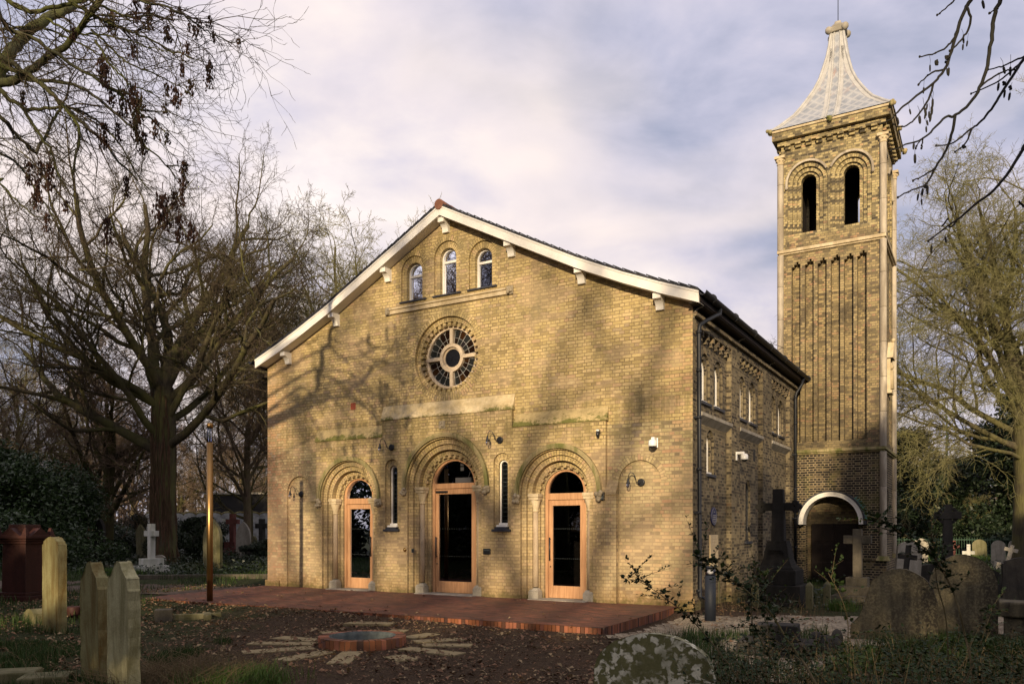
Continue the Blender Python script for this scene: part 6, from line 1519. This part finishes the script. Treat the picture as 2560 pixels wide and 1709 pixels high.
# ------------------------------------------------------------------ ground cover
def in_terr(x, y):
    q = Vector((x, y, 0)) - P0; u, v_ = q.dot(EX), q.dot(SX); return -13.3 < u < 0.1 and v_ > -4.45 and (v_ > -4.35 or u > -12) and v_ < 12
def litter():
    rn = random.Random(41); mb = MB(); ch = MB(); n = 0
    while n < 15000:
        x, y = rn.uniform(-12, 6), rn.uniform(8.2, 24)
        if in_terr(x, y) and rn.random() > (.10 if ((x + 8.75) * 5.75 + (y - 18.75) * 10.21) / 11.72 < .5 else .02): continue
        if (x + 2.26) ** 2 + (y - 12.1) ** 2 < .45: continue
        if noise.noise(Vector((x * .8, y * .8, 0))) + rn.uniform(-.4, .5) < -.05: continue
        if x > 1.5 and rn.random() > .35: continue
        n += 1; z = (0.006 if in_terr(x, y) else gz(x, y) + rn.uniform(.004, .03)); s = rn.uniform(.012, .032) if rn.random() < .8 else rn.uniform(.03, .055); a = rn.uniform(0, 6.28); d = Vector((cos(a), sin(a), rn.gauss(0, .3))) * s; b = Vector((-sin(a), cos(a), rn.gauss(0, .3))) * s * .6; c = Vector((x, y, z + .006)); k = len(mb.v)
        t_ = mb if rn.random() < .62 else ch
        k = len(t_.v); t_.v.extend([tuple(c - d), tuple(c + b + Vector((0, 0, s * .4))), tuple(c + d), tuple(c - b + Vector((0, 0, s * .3)))]); t_.f.append((k, k + 1, k + 2, k + 3)); t_.uv.append(None); t_.sm.append(False)
    tw = MB()
    for i in range(420):
        x, y = rn.uniform(-9, 4), rn.uniform(8.5, 17)
        if in_terr(x, y): continue
        a = rn.uniform(0, 3.14); l = rn.uniform(.06, .3); z = gz(x, y) + .012; d = Vector((cos(a), sin(a), 0)) * l; tw.tube([Vector((x, y, z)), Vector((x, y, z + rn.uniform(0, .03))) + d * .5 + Vector((rn.gauss(0, .015), rn.gauss(0, .015), 0)), Vector((x + d.x, y + d.y, z))], [.004, .0035, .002], 4, cap=False)
    tag(build('fallen_twigs', tw, 'bark_brown'), 'small fallen twigs lying on the dirt court', 'twigs', None, 'stuff')
    tag(build('leaf_litter', mb, 'dead_leaf'), 'fallen brown leaves scattered over the court', 'leaves', None, 'stuff')
    tag(build('wood_chips', ch, 'chip'), 'pale wood chips and grit scattered on the dirt court', 'wood chips', None, 'stuff')
litter()
def grass():
    rn = random.Random(43)
    def blades(mb, n, fn, h0, h1, w=.004, lean=.5):
        for i in range(n):
            x, y, s = fn(); z = gz(x, y); h = rn.uniform(h0, h1) * s; a = rn.uniform(0, 6.28); l = rn.uniform(.1, lean) * h; wx, wy = cos(a + 1.57) * w, sin(a + 1.57) * w; tx, ty = cos(a) * l, sin(a) * l; k = len(mb.v)
            mb.v.extend([(x - wx, y - wy, z - .02), (x + wx, y + wy, z - .02), (x + tx * .4 + wx * .7, y + ty * .4 + wy * .7, z + h * .6), (x + tx * .4 - wx * .7, y + ty * .4 - wy * .7, z + h * .6), (x + tx, y + ty, z + h)])
            mb.f.append((k, k + 1, k + 2, k + 3)); mb.f.append((k + 3, k + 2, k + 4)); mb.uv += [None, None]; mb.sm += [False, False]
    def patch(x0, x1, y0, y1, th=.0):
        def f():
            while True:
                x, y = rn.uniform(x0, x1), rn.uniform(y0, y1)
                if noise.noise(Vector((x * .7, y * .7, 7))) > th - .1 and not in_terr(x, y): return x, y, 1 + noise.noise(Vector((x, y, 1)))
        return f
    g = MB(); blades(g, 20000, patch(-9, -4.3, 7.8, 12.4, .08), .04, .12); blades(g, 22000, patch(-26, -8, 12, 34, .0), .06, .2, .008); blades(g, 15000, patch(1.8, 9, 7.5, 13), .06, .22, .005); blades(g, 9000, patch(8, 24, 16, 40), .08, .25, .010)
    for o in [q for q in bpy.data.objects if q.name.split('.')[0] == 'headstone' and q.location.y < 20]:
        x_, y_ = o.location.x, o.location.y; blades(g, 260, lambda: (x_ + rn.uniform(-.5, .5), y_ - .12 + rn.gauss(0, .12), 1), .05, .22, .004, .9)
    tag(build('grass', g, 'grass_blade'), 'short dark green grass between the graves', 'grass', None, 'stuff')
    g = MB(); blades(g, 2600, lambda: (rn.gauss(-3.1, .28), rn.gauss(8.9, .3), 1), .10, .24, .004, .8); blades(g, 1500, lambda: (rn.gauss(-14, .5), rn.gauss(28.5, .4), 1), .1, .3, .01); blades(g, 700, lambda: (rn.gauss(7.0, .12), rn.gauss(17.0, .12), 1), .1, .28, .006)
    blades(g, 2500, lambda: (rn.gauss(25, 1.5), rn.gauss(44, 1), 1), .1, .3, .02)
    tag(build('bright_grass', g, 'grass_bright'), 'brighter green tufts of grass beside graves', 'grass', None, 'stuff')
    d = MB()
    def stalks(n, fn, h0, h1, r=.0035, lean=.5):
        for i in range(n):
            x, y = fn(); z = gz(x, y); h = rn.uniform(h0, h1); a = rn.uniform(0, 6.28); l = rn.uniform(.05, lean) * h
            d.tube([Vector((x, y, z - .03)), Vector((x + cos(a) * l * .35, y + sin(a) * l * .35, z + h * .55)), Vector((x + cos(a) * l, y + sin(a) * l, z + h * rn.uniform(.8, 1)))], [r, r * .8, r * .4], 3, cap=False)
    stalks(1500, lambda: (rn.gauss(-3.7, .4), rn.gauss(9.0, .45)), .06, .34, .004, 1.8); stalks(260, lambda: (rn.uniform(1.8, 6.5), rn.uniform(7.2, 10.5)), .2, .6, .004, .5); stalks(160, lambda: (rn.uniform(4, 8), rn.uniform(14.5, 17.5)), .2, .5); stalks(300, lambda: (rn.uniform(-9, -4), rn.uniform(8.5, 12)), .1, .3, .003, 1.5)
    tag(build('dry_stalks', d, 'dry_stalk'), 'pale dry stalks and dead grass in the undergrowth', 'dry grass', None, 'stuff')
    # ivy carpet under the left graves and along the right
    iv_ = MB()
    def fn(r_):
        while True:
            x, y = r_.uniform(-34, -9), r_.uniform(26, 56)
            if noise.noise(Vector((x * .35, y * .35, 2))) > -.12: return Vector((x, y, gz(x, y) + r_.random() ** 2 * (.35 + .5 * max(0, noise.noise(Vector((x * .3, y * .3, 4)))))))
    leaves(iv_, 30000, fn, .07, rn)
    def fn(r_):
        while True:
            x, y = r_.uniform(3.2, 26), r_.uniform(14.5, 44)
            if not in_terr(x, y) and noise.noise(Vector((x * .5, y * .5, 2))) > .02 and not (y < 16.2 and x > 3): 
                if Vector((x, y, 0)).length > 14 and (x > 4.5 + (y - 16) * .5): return Vector((x, y, gz(x, y) + r_.random() ** 2 * .3))
    leaves(iv_, 12000, fn, .05, rn); tag(build('ground_ivy', iv_, 'ivy_leaf'), 'dark ivy carpet spreading under the graves', 'ivy', None, 'stuff')
grass()
def brambles():
    rn = random.Random(51)
    def leafat(mb, p, d, s):
        n_ = Vector((rn.gauss(0, .4), rn.gauss(0, .4), 1)).normalized(); b = d.cross(n_).normalized(); k = len(mb.v); q = p + d * s; m = p + d * s * .5
        mb.v.extend([tuple(p), tuple(m + b * s * .36 + n_ * s * .08), tuple(q), tuple(m - b * s * .36 + n_ * s * .08), tuple(m - n_ * s * .04)]); mb.f += [(k, k + 1, k + 4), (k + 1, k + 2, k + 4), (k + 2, k + 3, k + 4), (k + 3, k, k + 4)]; mb.uv += [None] * 4; mb.sm += [False] * 4
    def stem(e, pts, r, ls, dens=1.0, start=0.0):
        fine = []
        for i in range(len(pts) - 1):
            a = pts[max(0, i - 1)]; b = pts[i]; c = pts[i + 1]; d = pts[min(len(pts) - 1, i + 2)]
            for q in range(5): t = q / 5; fine.append(.5 * ((2 * b) + (c - a) * t + (2 * a - 5 * b + 4 * c - d) * t * t + (3 * b - a - 3 * c + d) * t ** 3))
        fine.append(pts[-1]); m = len(fine); s = MB(); s.tube(fine, [r * (1 - .7 * i / m) for i in range(m)], 5); lf = MB(); 
        L = 0
        for i in range(1, m - 1):
            seg = (fine[i + 1] - fine[i]).length; cnt = max(1, int(seg / (.018 / dens)))
            if i / m < start: continue
            for q in range(cnt):
                p = fine[i].lerp(fine[i + 1], rn.random()); dd = (fine[i + 1] - fine[i]).normalized(); side = rn.choice([-1, 1]); d = (dd * .5 + Vector((side * rn.uniform(.3, 1), rn.gauss(0, .5), rn.uniform(-.5, .5)))).normalized(); tip = p + d * rn.uniform(.01, .03)
                for kk in range(4): leafat(lf, tip, (d + Vector((rn.gauss(0, .6), rn.gauss(0, .6), rn.gauss(0, .5)))).normalized(), ls * rn.uniform(.8, 1.45))
            if rn.random() < .6 * dens:
                p = fine[i]; d = Vector((rn.gauss(0, 1), rn.gauss(0, .5), rn.uniform(-.1, 1))).normalized(); ln = rn.uniform(.10, .28); s.tube([p, p + d * ln * .5, p + d * ln + Vector((0, 0, -.02))], [.002, .0018, .001], 3, cap=False)
                for kk in range(int(ln / .011)): f = rn.random(); leafat(lf, p + d * ln * f, (d + Vector((rn.gauss(0, .8), rn.gauss(0, .8), rn.gauss(0, .6)))).normalized(), ls * rn.uniform(.5, 1))
        build('stem', s, 'cane', e); build('foliage', lf, 'bramble_leaf', e)
    a = lambda x, y, Y: at(1750 + x / 3.656, 1280 + y / 3.656, Y)
    b = lambda x, y, Y: at(1400 + x / 2.025, 1250 + y / 2.025, Y)
    c = lambda x, y, Y: at(2200 + x / 3.08, 1200 + y / 3.08, Y)
    S = [([a(1250, 2100, 4.4), a(1150, 1750, 4.5), a(1060, 1568, 4.6), a(960, 1390, 4.7), a(890, 1290, 4.8), a(800, 1170, 4.85), a(700, 1000, 4.9), a(610, 880, 4.9), a(500, 780, 4.95), a(390, 690, 5), a(290, 620, 5), a(190, 550, 5), a(110, 490, 5), a(50, 450, 5), a(0, 400, 5)], .009, .034, 1.0, .45, 'long arching bramble shoot reaching up towards the corner downpipe'),
         ([b(1050, 1200, 5.0), b(900, 900, 5.2), b(800, 760, 5.3), b(700, 640, 5.4), b(650, 590, 5.4), b(600, 545, 5.4), b(540, 500, 5.4), b(470, 450, 5.4), b(400, 410, 5.4), b(335, 395, 5.4)], .006, .030, .9, .3, 'thin bramble shoot bending left in front of the right blind arch'),
         ([c(760, 1900, 5), c(700, 1400, 5.1), c(650, 1180, 5.2), c(610, 1000, 5.2), c(560, 850, 5.3), c(500, 730, 5.3), c(450, 640, 5.3), c(400, 570, 5.3), c(300, 490, 5.3), c(180, 420, 5.3), c(90, 355, 5.3), c(5, 325, 5.3), c(-50, 310, 5.3)], .009, .036, 1.0, .35, 'arching bramble shoot crossing the two big right-hand headstones'),
         ([c(520, 1200, 5.4), c(440, 800, 5.4), c(420, 570, 5.4), c(400, 420, 5.4), c(395, 300, 5.4)], .005, .03, .8, .4, 'upright bramble shoot rising before the ringed cross'),
         ([a(1360, 2000, 5), a(1350, 1568, 5.1), a(1350, 1250, 5.2), a(1350, 1000, 5.2), a(1290, 780, 5.2), a(1150, 510, 5.2)], .005, .03, .8, .35, 'upright bramble shoot in front of the sloping headstone left edge'),
         ([a(520, 1500, 5.6), a(480, 1050, 5.6), a(470, 800, 5.6), a(490, 620, 5.6), a(520, 510, 5.6)], .005, .03, 1.1, .3, 'upright leafy shoot beside the bollard, left of the monument'),
         ([a(640, 1500, 5.6), a(620, 1000, 5.6), a(600, 700, 5.6), a(600, 570, 5.6)], .004, .028, 1.1, .3, 'shorter leafy shoot just right of the bollard-side one'),
         ([c(1250, 1700, 5), c(1000, 1450, 5.1), c(860, 1330, 5.2), c(780, 1260, 5.2), c(860, 1000, 5.3), c(830, 1010, 5.3)], .005, .03, 1, .2, 'low bramble spray at the right below the round-topped headstone'),
         ([a(700, 1900, 5), a(715, 1530, 5), a(640, 1320, 5.1), a(560, 1180, 5.1), a(520, 1080, 5.1)], .008, .028, .15, .5, 'bare pale bramble cane leaning over the low tomb'),
         ([a(1200, 2000, 4.8), a(1010, 1480, 4.9), a(830, 1280, 5), a(690, 1170, 5), a(560, 1100, 5)], .007, .03, .3, .4, 'pale bramble cane crossing the low tomb to the left')]
    for pts, r, ls, dens, st, lab in S:
        base = pts[0].copy(); g0 = Vector((base.x, base.y, gz(base.x, base.y))); e = empty('bramble', g0, 0, lab, 'bramble'); stem(e, [q - g0 for q in ([g0] if base.z > g0.z + .1 else []) + pts], r, ls, dens, st)
    # thicket mass
    mb = MB(); st = MB()
    for i in range(470):
        Y = rn.uniform(4.6, 8.4); x = rn.uniform(.85, 4.9) * Y / 6.0; 
        if x / Y < .26 and Y < 6.4: continue
        px_ = 1280 + 2000 * x / Y
        hm = (1.6 - (rn.uniform(1540, 1700) - 1323) / 2000 * Y) * (.9 if px_ < 1900 else 1.0)
        if px_ < 1700: hm *= .75
        z0 = gz(x, Y); a_ = rn.uniform(0, 6.28); l = rn.uniform(.1, .45); p0_ = Vector((x, Y, z0)); p1 = Vector((x + cos(a_) * l * .4, Y + sin(a_) * l * .4, z0 + hm * .7)); p2 = Vector((x + cos(a_) * l, Y + sin(a_) * l * .6, max(.1, hm * .92))); st.tube([p0_, p1, p2], [.004, .003, .0015], 3, cap=False)
        for k in range(34):
            f = rn.random() ** .6; p = p0_.lerp(p1, f * 2) if f < .5 else p1.lerp(p2, f * 2 - 1); d = Vector((rn.gauss(0, 1), rn.gauss(0, 1), rn.gauss(0, .5))).normalized(); leafat(mb, p + d * rn.uniform(.0, .08), d, rn.uniform(.02, .044))
    tag(build('undergrowth', mb, 'bramble_leaf'), 'dark leafy bramble undergrowth filling the bottom right', 'undergrowth', None, 'stuff')
    tag(build('undergrowth_stems', st, 'dry_stalk'), 'thin pale stems within the bottom right undergrowth', 'undergrowth', None, 'stuff')
brambles()
